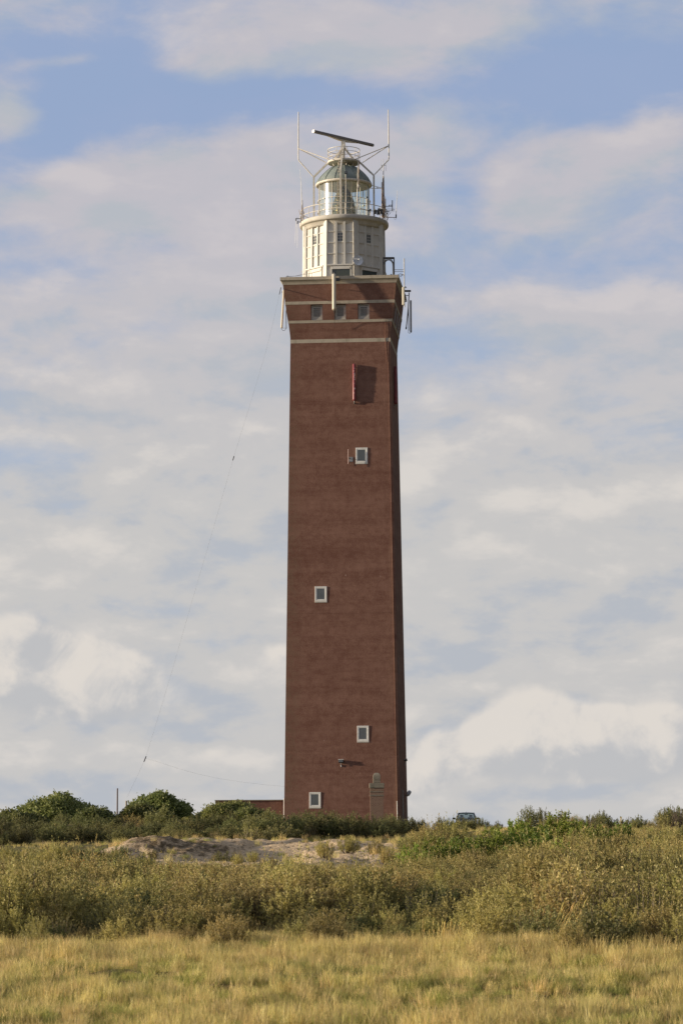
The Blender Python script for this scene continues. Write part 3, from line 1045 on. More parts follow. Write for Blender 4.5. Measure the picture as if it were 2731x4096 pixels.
# ------------------------------------------------------------------ things on the tower
# radar scanner on its pedestal
rad = empty('radar_scanner', W(0, 0, 57.43), 'long grey ship type radar scanner bar on a splayed pedestal above the dome', 'radar')
g = MB()
g.box((-0.20, -0.17, 1.12), (0.14, 0.17, 1.74))
for a in (90, 210, 330, 270, 30):
    if a in (30, 270):
        continue
    s_, c_ = math.sin(math.radians(a)), -math.cos(math.radians(a))
    g.tube([(0.02 * s_, 0.02 * c_, 1.20), (0.98 * s_, 0.98 * c_, 0.0)], 0.075, square=True)
g.tube([(-0.98, 0.2, 0.0), (-0.05, 0, 1.2)], 0.075, square=True)
g.tube([(0, 0, 0), (0, 0, 1.2)], 0.11, 10)
g.build('pedestal', MT['rail'], rad)
barE = Matrix.Translation((0.0, 0.0, 1.985)) @ Matrix.Rotation(math.radians(44), 4, 'Z')
prof = [(-0.11, -0.09), (-0.02, -0.125), (0.13, -0.115), (0.13, 0.095), (-0.04, 0.115), (-0.11, 0.07)]
g = MB()
for x0, x1 in ((-3.34, 3.34),):
    v = [barE @ Vector((x0, y, z)) for y, z in prof] + [barE @ Vector((x1, y, z)) for y, z in prof]
    g.add(v, [(i, (i + 1) % 6, 6 + (i + 1) % 6, 6 + i) for i in range(6)])
g.build('scanner_bar', MT['radar_face'], rad)
for x0, x1 in ((-3.42, -3.335), (3.335, 3.42)):
    g = MB()
    v = [barE @ Vector((x0, y * 1.04, z * 1.04)) for y, z in prof] + [barE @ Vector((x1, y * 1.04, z * 1.04)) for y, z in prof]
    g.add(v, [(i, (i + 1) % 6, 6 + (i + 1) % 6, 6 + i) for i in range(6)] + [(5, 4, 3, 2, 1, 0), (6, 7, 8, 9, 10, 11)])
    g.build('end_cap', MT['frame'], rad)
g = MB()
v = [barE @ Vector(p) for p in ((-1.75, -.06, -.127), (1.75, -.06, -.127), (1.75, .12, -.127), (-1.75, .12, -.127), (-.45, -.06, -.27), (.45, -.06, -.27), (.45, .12, -.27), (-.45, .12, -.27))]
g.add(v, [(0, 1, 5, 4), (1, 2, 6, 5), (2, 3, 7, 6), (3, 0, 4, 7), (4, 5, 6, 7), (3, 2, 1, 0)])
g.build('arm_beam', MT['tube'], rad)
g = MB().tube([(0.12, -0.15, 1.35), (0.30, -0.2, 1.15), (0.33, -0.2, 0.9), (0.2, -0.2, 0.75)], 0.014, 5)
g.build('cable', MT['rust'], rad)

# the two tall rods on bent brackets
for side in (-1, 1):
    a = at(*((1193, 447.7) if side < 0 else (1552.5, 438.6)), 222.3)
    if side < 0:
        foot, bend, joint, top = (1251, 704.7), (1193, 640), (1193, 594), (1193.6, 447.7)
        s1, s2 = (1314, 637), (1303, 650)
    else:
        foot, bend, joint, top = (1497.8, 697.7), (1555, 638), (1554.5, 582.4), (1552.0, 438.6)
        s1, s2 = (1419, 637.5), (1449, 650.5)
    dd = 222.0 - side * 0.25
    base = at(*foot, dd)
    wh = empty('rod_antenna', base, 'tall white rod on a bent bracket ' + ('left of the lantern dome' if side < 0 else 'right of the lantern dome, highest point'), 'antenna', 'rods beside the lantern')
    R_ = lambda p, y: at(*p, y) - base
    jp = R_(joint, dd)
    MB().tube([R_(foot, dd), R_(bend, dd).lerp(R_(foot, dd), 0.04), R_(bend, dd) + Vector((0, 0, 0.12)), jp], 0.042, 8).build('bracket', MT['rail'], wh)
    MB().tube([jp, R_(top, dd)], [0.05, 0.036], 8).build('rod', MT['rail'], wh)
    MB().tube([jp, R_(s1, 220.75 if side < 0 else 220.9)], 0.036, 6).build('stay', MT['rail'], wh)
    MB().tube([jp, R_(s2, dd)], 0.036, 6).build('stay', MT['rail'], wh)

# dish on the service room
dc = at(1432, 1041.5, 217.9)
di = empty('satellite_dish', dc, 'round white satellite dish fixed to the white room wall below the gallery', 'dish')
Rd = Matrix.Rotation(math.radians(14), 4, 'Z') @ Matrix.Rotation(math.radians(82), 4, 'X')
g = MB()
pr = [(0.01, -0.09), (0.12, -0.085), (0.25, -0.055), (0.36, -0.01), (0.41, 0.02), (0.425, 0.02), (0.42, 0.0), (0.36, -0.035), (0.2, -0.1), (0.01, -0.115)]
g.lathe(pr, 32)
g.v = [tuple(Rd @ Vector(p)) for p in g.v]
g.build('reflector', MT['lampglass'], di)
g = MB().ring(0.425, 0.01, 0.016, 40)
g.v = [tuple(Rd @ Vector(p)) for p in g.v]
g.build('rim', MT['steel'], di)
g = MB()
for a in (100, 255):
    s_, c_ = math.sin(math.radians(a)), -math.cos(math.radians(a))
    g.tube([Rd @ Vector((0.4 * s_, 0.4 * c_, 0.02)), Rd @ Vector((0.02 * s_, 0.02 * c_, 0.30))], 0.012, 5)
g.build('feed_arm', MT['frame'], di)
g = MB().lathe([(0.01, 0.20), (0.05, 0.22), (0.055, 0.33), (0.01, 0.34)], 12)
g.v = [tuple(Rd @ Vector(p)) for p in g.v]
g.build('feed_horn', MT['frame'], di)
MB().tube([(0, 0.05, 0), (0.05, 0.75, 0.02)], 0.04, 8).build('wall_mount', MT['steel'], di)


def tube_antenna(name, label, p_top, p_bot, r_, mat, group=None, caps='rust', patches=0, cat='antenna'):
    base = Vector(p_bot)
    e = empty(name, base, label, cat, group)
    t = Vector(p_top) - base
    d = t.normalized()
    MB().tube([d * 0.14, d * 0.16, t - d * 0.03, t], [r_, r_, r_, r_ * 0.8], 16).build('radome', mat, e)
    MB().tube([Vector((0, 0, 0)), d * 0.05, d * 0.06, d * 0.14], [r_ * 0.6, r_ * 0.9, r_ * 1.03, r_ * 1.03], 16).build('base_cap', MT['tube'] if mat is not MT['red'] else MT['red'], e)
    return e, t, d


# cream tube hanging over the front of the cornice
p1, p2 = W(*onfront(1335.5, 1096, 4.98)), W(*onfront(1335, 1241, 4.98))
p2 = Vector((p1.x, p1.y, p2.z))
e, t, d = tube_antenna('tube_antenna', 'thick cream tube antenna hanging down over the front of the cornice', p1, p2, 0.155, MT['tube'])
g = MB().tube([t, t + Vector((0, 0, 0.14))], 0.05, 8).tube([(0, 0, 0.0), (0, 0.02, -0.10), (0.03, 0.1, -0.16)], 0.045, 8)
g.build('connector', MT['dark'], e)
g = MB()
for zz in (0.45, 1.9, 2.5):
    g.tube([(0, 0.1, zz), (0.0, 0.24 + 0.23 * (1 - zz / 2.7) , zz)], 0.03, 6)
g.box((0.16, 0.06, t.z - 0.55), (0.46, 0.22, t.z - 0.30))
g.build('bracket', MT['dark'], e)
MB().tube([(0, 0.1, -0.2), (0.02, 0.45, -0.6), (0.03, 0.65, -1.2)], 0.014, 5).build('cable', MT['dark'], e)

# cream tube leaning off the left side of the crown
p1, p2 = at(1135.5, 1160, 219.3), at(1126.3, 1313, 219.0)
e, t, d = tube_antenna('tube_antenna', 'slim cream tube antenna leaning off the left side of the crown', p1, p2, 0.085, MT['tube'])
MB().tube([t * 0.99, Vector((0.9, 0.3, t.z * 0.97))], 0.03, 6).tube([(0.02, 0, 0.02), (0.42, 0.1, 0.02)], 0.012, 5).build('bracket', MT['steel'], e)
MB().tube([(0.38, 0.1, 0.0), (0.36, 0.1, 1.5), (0.7, 0.2, 2.6)], 0.03, 6).build('mounting_pole', MT['steel'], e)
MB().tube([(0, 0, 0), (0.03, 0, -0.12), (0.12, 0, -0.19), (0.26, 0.05, -0.16), (0.36, 0.1, 0)], 0.016, 6).build('cable', MT['dark'], e)
g = MB()
q0 = at(1127, 1169, 219.6) - p2
g.frame(q0.x - 0.02, q0.x + 0.6, q0.z - 0.06, q0.z + 0.06, 0.025, q0.y, q0.y + 0.04)
g.build('wall_bracket', MT['steel'], e)

# right side of the cornice: grey panel on a pole, held by an arm
p0 = at(1614, 1222, 216.9)
e = empty('panel_antenna', p0, 'pale grey panel antenna on a tall pole at the right edge of the cornice', 'antenna')
q = lambda px, py, y=216.9: at(px, py, y) - p0
MB().tube([q(1616.5, 1228), q(1615.5, 1034)], [0.045, 0.045], 8).build('pole', MT['steel'], e)
g = MB().box((-0.10, -0.16, 0.02), (0.10, 0.02, 1.48), Matrix.Rotation(-0.3, 4, 'Z'))
bevel(g.build('panel', MT['tube'], e), 0.03, 2)
g = MB()
for py in (1079, 1086.5):
    g.tube([q(1578, py), q(1616, py)], 0.022, 6)
g.tube([q(1603, 1100), q(1616, 1099)], 0.03, 6)
g.tube([q(1620, 1146), q(1623, 1152)], 0.05, 4)
g.build('arm', MT['steel'], e)
MB().tube([q(1590, 1099), q(1600, 1095), q(1612, 1098), q(1602, 1106), q(1592, 1100)], 0.02, 6).build('cable', MT['dark'], e)
# two slim poles and a grey panel hanging off the eastern wall
p0 = at(1638, 1332, 223.5)
e = empty('panel_antenna', p0, 'slim grey panel antenna and pipes hanging out beyond the right wall of the crown', 'antenna')
q = lambda px, py, y=223.5: at(px, py, y) - p0
g = MB().box((-0.075, -0.12, 0.05), (0.075, 0.08, 2.72))
g.v = [(x + 0.10, y, z) for x, y, z in g.v]
bevel(g.build('panel', MT['steel'], e), 0.03, 2)
MB().tube([q(1635.5, 1170), q(1632, 1235), q(1624, 1312)], 0.042, 8).tube([q(1632.5, 1215), q(1634, 1322)], 0.036, 8).build('mounting_pole', MT['steel'], e)
g = MB()
Tm = Matrix.Translation(q(1632, 1164))
g.box((-0.9, -0.12, -0.06), (0.22, 0.12, 0.06), Tm)
g.tube([q(1622, 1182), q(1634, 1182)], 0.03, 6)
g.tube([q(1618, 1175), q(1625, 1205), q(1616, 1208)], 0.05, 6)
g.build('bracket', MT['dark'], e)
MB().tube([q(1633.5, 1318), q(1632, 1330), q(1637, 1333.5), q(1642, 1331), q(1643.5, 1323)], 0.018, 6).build('cable', MT['steel'], e)
MB().tube([q(1624.2, 1308), q(1623.6, 1317)], 0.055, 8).build('pole_cap', MT['dark'], e)

# black cable arch on the roof edge
p0 = W(*onfront(1533, 1098, 3.9))
p0.z = 46.73
e = empty('cable_arch', p0, 'black steel frame with arched cables standing on the tower roof right of the white room', 'cable frame')
g = MB()
wd, ht = 0.86, 1.78
for y in (0.0, 0.35):
    for x in (0, wd):
        g.tube([(x, y, 0), (x, y, ht)], 0.045, square=True)
    g.tube([(0, y, ht), (wd, y, ht)], 0.045, square=True)
g.tube([(0, 0, ht), (0, 0.35, ht)], 0.03, square=True).tube([(wd, 0, ht), (wd, 0.35, ht)], 0.03, square=True)
g.build('frame', MT['dark'], e)
g = MB()
for k, (rr, yy) in enumerate(((0.40, 0.05), (0.36, 0.15), (0.33, 0.25), (0.385, 0.3))):
    pts = [(wd / 2 - rr, yy, 0.3)] + [(wd / 2 - rr * math.cos(t * math.pi / 10), yy, 1.18 + (rr + .12) * math.sin(t * math.pi / 10)) for t in range(11)] + [(wd / 2 + rr, yy, 0.3)]
    g.tube(pts, 0.022, 6)
g.tube([(wd / 2, 0.1, ht), (wd / 2, 0.1, ht - 0.22)], 0.02, 5)
g.build('cables', MT['dark'], e)
MB().tube([(0.62, -0.3, 0.2), (0.66, -0.3, 0.32), (0.56, -0.3, 0.36)], 0.04, 6).build('lamp', MT['dark'], e)

# wire anchor frame on the left of the cornice
p0 = W(-4.45, -3.6, 46.92)
e = empty('wire_anchor', p0, 'small grey wire anchor of three thin posts on the left corner of the cornice', 'wire anchor')
g = MB()
for x, hh in ((0, .26), (0.12, .32), (0.25, .28)):
    g.tube([(x, 0, 0), (x + 0.02, 0, hh)], 0.016, 5)
g.tube([(0.0, 0, .27), (0.27, 0, .28)], 0.014, 5).tube([(0.10, 0, .26), (0.18, 0.0, .40)], 0.02, 5)
g.build('posts', MT['steel'], e)
MB().tube([(0.12 + (t / 8) * 1.75, 0.6 * t / 8, .32 + 0.35 * (t / 8) ** 2) for t in range(9)], 0.011, 4).build('wire', MT['wire'], e)
MB().tube([(0.12 + (t / 8) * 1.75, 0.6 * t / 8, .32 + 0.52 * (t / 8) ** 2 - 0.02) for t in range(9)], 0.011, 4).build('wire', MT['wire'], e)

# red tubes on the shaft
for side in (0, 1):
    if side == 0:
        p1, p2 = W(1.12, -hz(38.4) - 0.155, 39.85), W(1.12, -hz(38.4) - 0.155, 36.86)
        lab = 'red tube antenna with flaking pale patches on the front of the brick shaft'
    else:
        p1, p2 = W(hz(38.6) + 0.16, -1.1, 40.1), W(hz(38.6) + 0.16, -1.1, 37.0)
        lab = 'red tube antenna on the shaded right side of the brick shaft'
    e, t, d = tube_antenna('tube_antenna', lab, p1, p2, 0.130, MT['red'], 'red tube antennas')
    g = MB()
    dv = Vector((0, 1, 0)) if side == 0 else Vector((-1, 0, 0))
    dv = Matrix.Rotation(TH, 3, 'Z') @ dv
    for zz in (0.25, 1.5, 2.75):
        g.tube([Vector((0, 0, zz)) + dv * 0.1, Vector((0, 0, zz)) + dv * 0.36], 0.03, 6)
    g.tube([(0, 0, 0.02), (0.0, 0.02, -0.16), tuple(dv * 0.22 + Vector((0, 0, -0.22)))], 0.05, 8)
    g.build('bracket', MT['steel'], e)
    if side == 0:
        g = MB()
        for zz, aa, ss_ in ((2.62, 10, .05), (2.2, 5, .07), (2.08, 20, .06), (1.98, -5, .05), (1.86, 12, .055), (1.72, 22, .06), (1.4, 0, .04), (0.98, 18, .085), (0.62, -8, .04), (2.4, -20, .04)):
            an = math.radians(aa)
            Tm = Matrix.Translation((0.131 * math.sin(an), -0.131 * math.cos(an), zz)) @ Matrix.Rotation(an, 4, 'Z')
            v = [Tm @ Vector((ss_ * 0.8 * math.cos(k * math.pi / 4), -0.006, ss_ * math.sin(k * math.pi / 4))) for k in range(8)]
            v += [Tm @ Vector((ss_ * 0.8 * math.cos(k * math.pi / 4), 0.01, ss_ * math.sin(k * math.pi / 4))) for k in range(8)]
            g.add(v, [tuple(range(8))] + [(k, k + 8, (k + 1) % 8 + 8, (k + 1) % 8) for k in range(8)])
        g.build('paint_patches', MT['chip'], e)

# small rod by the upper window
y = -hz(32.3)
p0 = W(0.62, y, 31.77)
e = empty('rod_antenna', p0, 'short pale rod antenna on a small grey plate left of the topmost shaft window', 'antenna', rz=TH)
MB().tube([(0, -0.28, 0), (0, -0.28, 1.12), (0.03, -0.28, 1.17)], 0.022, 6).build('rod', MT['chip'], e)
bevel(MB().box((0.06, -0.05, 0.2), (0.36, 0.06, 0.58)).build('plate', MT['steel'], e), 0.01)
MB().tube([(0.0, -0.28, 0.48), (0.1, -0.2, 0.46), (0.18, 0.0, 0.40)], 0.028, 6).tube([(0.14, -0.06, 0.22), (0.28, -0.05, -0.12)], 0.014, 5).build('arm', MT['dark'], e)


def flood(name, label, p0, rz, w=0.38, h=0.22):
    e = empty(name, p0, label, 'lamp', rz=rz)
    Rm = Matrix.Translation((0, -0.15, 0.06)) @ Matrix.Rotation(math.radians(-14), 4, 'X')
    bevel(MB().box((-w / 2, -0.12, -h / 2), (w / 2, 0.12, h / 2), Rm).build('housing', MT['dark'], e), 0.02)
    MB().box((-w / 2 + .03, -0.128, -h / 2 + .03), (w / 2 - .03, -0.118, h / 2 - .03), Rm).build('lamp_glass', MT['pane'], e)
    MB().box((-w / 2 - 0.02, -0.14, h / 2), (w / 2 + 0.02, 0.10, h / 2 + 0.03), Rm).build('visor', MT['frame'], e)
    MB().tube([(0, -0.14, -0.06), (0, -0.13, -0.2), (0, 0.04, -0.22)], 0.03, 6).tube([(0, -0.02, -0.22), (0.02, -0.02, -0.36)], 0.05, 8).build('bracket', MT['steel'], e)
    return e


flood('floodlight', 'small black floodlight on the lower front of the brick shaft', W(-0.05, -hz(8.1), 8.1), TH)
flood('floodlight', 'small grey floodlight on the right edge of the brick shaft, above the round lamp', W(hz(8.3), 1.4, 8.3), TH + math.pi / 2, 0.3, 0.16)
p0 = W(hz(5.6), 1.9, 5.6)
e = empty('wall_lamp', p0, 'pale egg shaped lamp tilted up on the right edge of the tower near the ground', 'lamp', rz=TH)
Rm = Matrix.Translation((0.30, 0, 0.12)) @ Matrix.Rotation(math.radians(32), 4, 'Y')
g = MB().lathe([(0.01, -0.24), (0.11, -0.22), (0.155, -0.10), (0.155, 0.12), (0.12, 0.22), (0.01, 0.25)], 20)
g.v = [tuple(Rm @ Vector(p)) for p in g.v]
g.build('shade', MT['lampglass'], e)
MB().tube([(-0.02, 0, -0.06), (0.2, 0, -0.12), (0.26, 0, 0.0)], 0.03, 6).build('bracket', MT['dark'], e)

# right of the gallery: the stout mast with crossed dipoles
p0 = at(1533, 872, 220.2)
p0.z = 52.26
e = empty('antenna_mast', p0, 'stout pipe mast with a ring of thin dipoles at its head, right of the lantern', 'antenna mast')
q = lambda px, py, y=220.2: at(px, py, y) - p0
MB().tube([(0, 0, 0), (0.0, 0, 1.0), q(1532.5, 722), q(1533, 705)], [0.10, 0.10, 0.075, 0.05], 10).build('pipe', MT['rust'], e)
MB().tube([q(1533, 705), q(1533, 661)], 0.032, 8).build('head_pipe', MT['steel'], e)
g = MB()
for dx in (-9.5, 0, 9.5):
    yy = 220.2 + (0.15 if dx == 0 else 0)
    if dx == 0:
        g.tube([q(1533, 661, yy), q(1532.5, 636, yy)], 0.02, 5)
    else:
        g.tube([q(1533 + dx, 638, yy), q(1533 + dx, 684, yy)], 0.013, 5)
        g.tube([q(1533, 661), q(1533 + dx, 661, yy)], 0.022, 5)
g.build('dipoles', MT['steel'], e)
g = MB()
g.tube([q(1482, 753.5, 221.3), q(1530, 753.5)], 0.025, 5).tube([q(1486, 741, 221.3), q(1530, 753)], 0.025, 5).tube([q(1504, 747, 221), q(1512, 753)], 0.016, 5).tube([q(1504, 753, 221), q(1512, 749)], 0.016, 5)
g.build('stay_bracket', MT['rail'], e)
MB().tube([(-0.12, -0.08, 0.1), (-0.12, -0.08, 3.0)], 0.03, 6).tube([(0.1, -0.1, 0.3), (0.14, -0.12, 1.8)], 0.02, 5).build('cables', MT['rust'], e)
# comb antenna and upright dipoles on the arm
p0 = at(1536, 827, 220.0)
e = empty('comb_antenna', p0, 'small dark comb shaped antenna with two upright bars right of the mast', 'antenna')
q = lambda px, py, y=220.0: at(px, py, y) - p0
MB().tube([q(1536, 825), q(1568, 825)], 0.03, 6).tube([q(1541, 795), q(1541, 851)], 0.036, 6).tube([q(1568.5, 801), q(1568.5, 844)], 0.036, 6).tube([q(1555, 825), q(1555, 820.5), q(1568, 820.5)], 0.028, 6).build('upright_bars', MT['dark'], e)
g = MB().tube([q(1537, 845), q(1556, 846)], 0.03, 5).tube([q(1543, 845), q(1577, 838)], 0.012, 5)
for k in range(8):
    x = 1547 + k * 4.2
    g.tube([q(x, 829 + k * .6), q(x + 1, 855 - k * 1.2)], 0.009, 4)
g.build('comb', MT['steel'], e)
# whip on a long arm
p0 = at(1540, 869, 219.4)
e = empty('whip_antenna', p0, 'thin white whip antenna at the end of a dark arm right of the gallery', 'antenna')
q = lambda px, py, y=219.4: at(px, py, y) - p0
MB().tube([q(1534, 863), q(1545, 869), q(1583, 870), q(1583, 866)], 0.035, 6).build('arm', MT['rust'], e)
MB().tube([q(1583, 872), q(1583.5, 858)], 0.05, 8).build('whip_base', MT['dark'], e)
MB().tube([q(1583.5, 858), q(1586.5, 800), q(1588, 762)], [0.024, 0.02, 0.011], 6).build('whip', MT['frame'], e)
MB().tube([q(1575, 871), q(1577, 877), q(1582, 878), q(1584, 873)], 0.012, 5).build('cable', MT['wire'], e)
# boxes and cables by the mast foot
p0 = at(1516, 868, 219.3)
p0.z = 52.26
e = empty('junction_box', p0, 'cluttered dark junction boxes and cables on the gallery at the mast foot', 'equipment box')
g = MB()
for x, y_, z, w_, h_ in ((-0.32, 0.0, 0.18, .22, .3), (-0.06, -0.05, 0.12, .26, .36), (0.2, 0.03, 0.2, .2, .34), (0.02, 0.1, 0.42, .3, .18)):
    g.box((x - w_ / 2, y_ - .09, z), (x + w_ / 2, y_ + .09, z + h_))
bevel(g.build('boxes', MT['dark'], e), 0.015)
g = MB()
for x, z in ((-0.34, .5), (0.0, .62), (0.22, .56)):
    g.box((x - .1, -.11, z), (x + .1, .05, z + .035))
g.build('lids', MT['tube'], e)
g = MB()
for k in range(7):
    x = -0.35 + k * 0.14
    g.tube([(x, -0.1, 0.5 - .05 * (k % 3)), (x + 0.08, -0.16, 0.2), (x + 0.25, -0.1, 0.03), (x + 0.42, -.05, 0.25)], 0.016, 5)
g.build('cables', MT['dark'], e)
# left of the gallery: leaning whip with clutter, and two rods hanging below the rim
p0 = at(1207, 884, 220.6)
e = empty('whip_antenna', p0, 'slender leaning whip antenna on the gallery beside two hanging rods', 'antenna')
q = lambda px, py, y=220.6: at(px, py, y) - p0
MB().tube([q(1208.5, 884), q(1207.8, 818)], 0.036, 6).build('mast_pipe', MT['rust'], e)
MB().tube([q(1207.8, 826), q(1206, 780), q(1204.5, 737)], [0.032, 0.03, 0.022], 6).tube([q(1204.5, 737), q(1202, 706), q(1200.3, 677)], [0.02, 0.014, 0.010], 5).build('whip', MT['frame'], e)
MB().tube([q(1209, 884), q(1212, 842), q(1209.5, 800)], 0.016, 5).tube([q(1214, 878), q(1216, 846)], 0.03, 6).tube([q(1202, 862), q(1197, 845), q(1196.5, 838)], 0.02, 5).build('clamps', MT['rust'], e)
for k, (xa, ya, yb_) in enumerate(((1184, 878, 982), (1190, 890, 991))):
    p0 = at(xa, ya, 221.0)
    e = empty('hanging_rod_antenna', p0, ('shorter' if k else 'upper') + ' thin pale rod antenna hanging below the gallery rim' + (', nearer the wall' if k else ', further from the wall'), 'antenna', 'rods hanging from the gallery')
    q = lambda px, py, y=221.0: at(px, py, y) - p0
    MB().tube([(0, 0, 0.1), (0, 0, -0.12)], 0.045, 6).tube([(0, 0, 0.06), q(1204, ya - 3 + 2 * k)], 0.03, 5).tube([q(1204, ya - 3), q(1203, ya - 12)], 0.035, 5).build('bracket', MT['dark'], e)
    MB().tube([(0, 0, -0.1), q(xa - 4 + 3 * k, yb_)], [0.018, 0.009], 5).build('rod', MT['frame'], e)
    MB().tube([(0, 0, 0.1), (0.1, 0, 0.16), (0.22, 0, 0.1), (0.3, 0, 0.03)], 0.01, 5).build('cable', MT['wire'], e)
# hoist pole in front of the lantern, lamp on a thin pole
p0 = at(1425.5, 858, 219.4)
p0.z = 52.27
e = empty('davit_pole', p0, 'cream davit pole with rope leaning against the right front of the lantern glass', 'davit')
q = lambda px, py, y=219.3: at(px, py, y) - p0
MB().tube([(0, 0, 0), q(1429.5, 760), q(1432.5, 647, 220.6)], [0.045, 0.045, 0.04], 8).build('pole', MT['rail'], e)
MB().tube([q(1437.5, 640, 220.7), q(1435, 700), q(1433, 754)], 0.028, 6).tube([q(1433, 790), q(1434, 812), q(1432, 826)], 0.03, 6).build('rope', MT['rust'], e)
MB().tube([q(1433, 738), q(1435, 748), q(1432, 756), q(1430, 753)], 0.04, 6).tube([q(1434, 795), q(1431.5, 801)], 0.06, 6).build('hook', MT['steel'], e)
p0 = at(1383, 858, 219.3)
p0.z = 52.27
e = empty('pole_lamp', p0, 'square black lamp on a thin pole in front of the green dome', 'lamp')
q = lambda px, py, y=219.3: at(px, py, y) - p0
MB().tube([(0, 0, 0), q(1383, 782), q(1382.5, 697)], [0.034, 0.028, 0.022], 6).build('pole', MT['rail'], e)
Tm = Matrix.Translation(q(1383, 690))
bevel(MB().box((-0.12, -0.08, -0.11), (0.12, 0.08, 0.11), Tm).build('housing', MT['dark'], e), 0.015)
MB().box((-0.09, -0.088, -0.085), (0.09, -0.078, 0.085), Tm).build('lamp_glass', MT['pane'], e)
# post with fittings right of the lantern
p0 = at(1467, 862, 219.0)
p0.z = 52.27
e = empty('fitting_post', p0, 'cream post with small dark fittings at the right of the lantern glass', 'post')
q = lambda px, py, y=219.0: at(px, py, y) - p0
MB().tube([(0, 0, 0), q(1467, 795)], 0.04, 6).build('post', MT['rail'], e)
MB().tube([q(1465, 788), q(1472, 790)], 0.07, 6).tube([q(1468, 800), q(1468, 812)], 0.05, 6).tube([q(1478, 842), q(1482, 836)], 0.06, 6).tube([q(1467, 842), q(1480, 845)], 0.04, 6).build('fittings', MT['dark'], e)

# ------------------------------------------------------------------ wire aerial from the cornice to the stake
YW = 218.0
wpx = [(1124, 1150), (1117, 1180), (1090, 1300), (1060, 1420), (1000, 1620), (934, 1833), (855, 2110), (770, 2400), (690, 2680), (630, 2880), (585, 3026), (577, 3046), (540, 3125), (508, 3192)]
wy = [218 - 12 * (i / (len(wpx) - 1)) for i in range(len(wpx))]
p0 = at(*wpx[-1], wy[-1])
e = empty('aerial_wire', p0, 'long thin wire aerial sagging from the tower cornice to a stake in the dunes', 'wire')
pts = [at(*p, y_) - p0 for p, y_ in zip(wpx, wy)]
MB().tube(pts, 0.004, 5).build('wire', MT['wire'], e)
g = MB()
for i in (5,):
    d = (pts[i + 1] - pts[i - 1]).normalized()
    g.tube([pts[i] - d * 0.18, pts[i] + d * 0.18], 0.035, 6)
g.tube([pts[10], pts[11]], 0.04, 6)
g.tube([pts[0], pts[0] - (pts[0] - pts[1]) * 0.9], 0.03, 6)
g.build('insulators', MT['dark'], e)
fp = [(583, 3033), (640, 3050), (720, 3076), (800, 3098), (870, 3113), (960, 3127), (1060, 3139), (1140, 3146)]
p0 = at(*fp[0], 206.8)
o = empty('feeder_wire', p0, 'thin feeder wire hanging from the aerial insulator to the foot of the tower', 'wire')
MB().tube([at(*p, 206.8 + 10.5 * i / 7) - p0 for i, p in enumerate(fp)], 0.0035, 5).build('wire', MT['wire'], o)

# ------------------------------------------------------------------ building, pillar, posts, car
p0 = Vector((at(866, 3197, 221).x, 219.5, 2.2))
e = empty('brick_building', p0, 'low flat roofed red brick building beside the foot of the lighthouse', 'building')
x1 = at(1150, 3197, 221).x - p0.x
zt = at(1000, 3200, 221).z - 2.2
MB().box((0, 0, 0), (x1, 6, zt - 0.08)).build('wall', MT['brick'], e)
MB().box((-0.06, -0.06, zt - 0.078), (x1, 6.06, zt)).build('roof_edge', MT['pillarstone'], e)

p0 = Vector((at(1507, 3275, 209).x, 209, 2.3))
e = empty('brick_pillar', p0, 'free standing weathered brick pillar with stone cap in front of the red tower', 'pillar')
zz = lambda py: at(1507, py, 209).z - 2.3
hw = 0.505
MB().box((-hw, -hw, 0), (hw, hw, zz(3182))).build('shaft', MT['pillar'], e)
g = MB()
g.box((-hw - .03, -hw - .03, zz(3184)), (hw + .03, hw + .03, zz(3180)))
g.box((-hw - .03, -hw - .03, zz(3169)), (hw + .03, hw + .03, zz(3166)))
bevel(g.build('string_course', MT['pillarstone'], e), 0.012)
MB().box((-hw - .01, -hw - .01, zz(3179.8)), (hw + .01, hw + .01, zz(3169.2))).box((-hw - .01, -hw - .01, zz(3165.8)), (hw + .01, hw + .01, zz(3152))).build('neck', MT['pillar'], e)
bevel(MB().box((-hw - .055, -hw - .055, zz(3151.8)), (hw + .055, hw + .055, zz(3133))).build('cap', MT['pillarstone'], e), 0.02)
g = MB()
ys_ = [(3131, 3125.5, .29), (3124, 3118.5, .28), (3117, 3109, .285)]
for a, c_, w_ in ys_:
    g.box((-w_, -w_, zz(a)), (w_, w_, zz(c_)))
g.box((-.25, -.25, zz(3132.8)), (.25, .25, zz(3109)))
w_ = .27
prev = None
for k, (py, ww) in enumerate(((3108.5, .285), (3101, .27), (3096, .22), (3092, .14), (3091, .02))):
    ring = [(-ww, -ww, zz(py)), (ww, -ww, zz(py)), (ww, ww, zz(py)), (-ww, ww, zz(py))]
    if prev:
        g.add(prev + ring, [(i, (i + 1) % 4, 4 + (i + 1) % 4, 4 + i) for i in range(4)])
    prev = ring
bevel(g.build('finial', MT['pillarstone'], e), 0.02)

p0 = at(470, 3215, 200)
p0.z = ground_z(p0.x, 200) - 0.2
o = MB().tube([(0, 0, 0), (0.01, 0, at(470, 3153, 200).z - p0.z)], [0.055, 0.045], 10).build('wooden_post', MT['wood'])
o.location = p0
tag(o, 'thin brown wooden post rising above the dune shrubs at left', 'post')
p0 = at(506, 3215, 206)
p0.z = ground_z(p0.x, 206) - 0.2
o = MB().tube([(0, 0, 0), (0.0, 0, at(506, 3203, 206).z - p0.z)], [0.07, 0.065], 10).build('stake', MT['pillarstone'])
o.location = p0
tag(o, 'short grey stake between the shrubs where the aerial wire ends', 'stake')


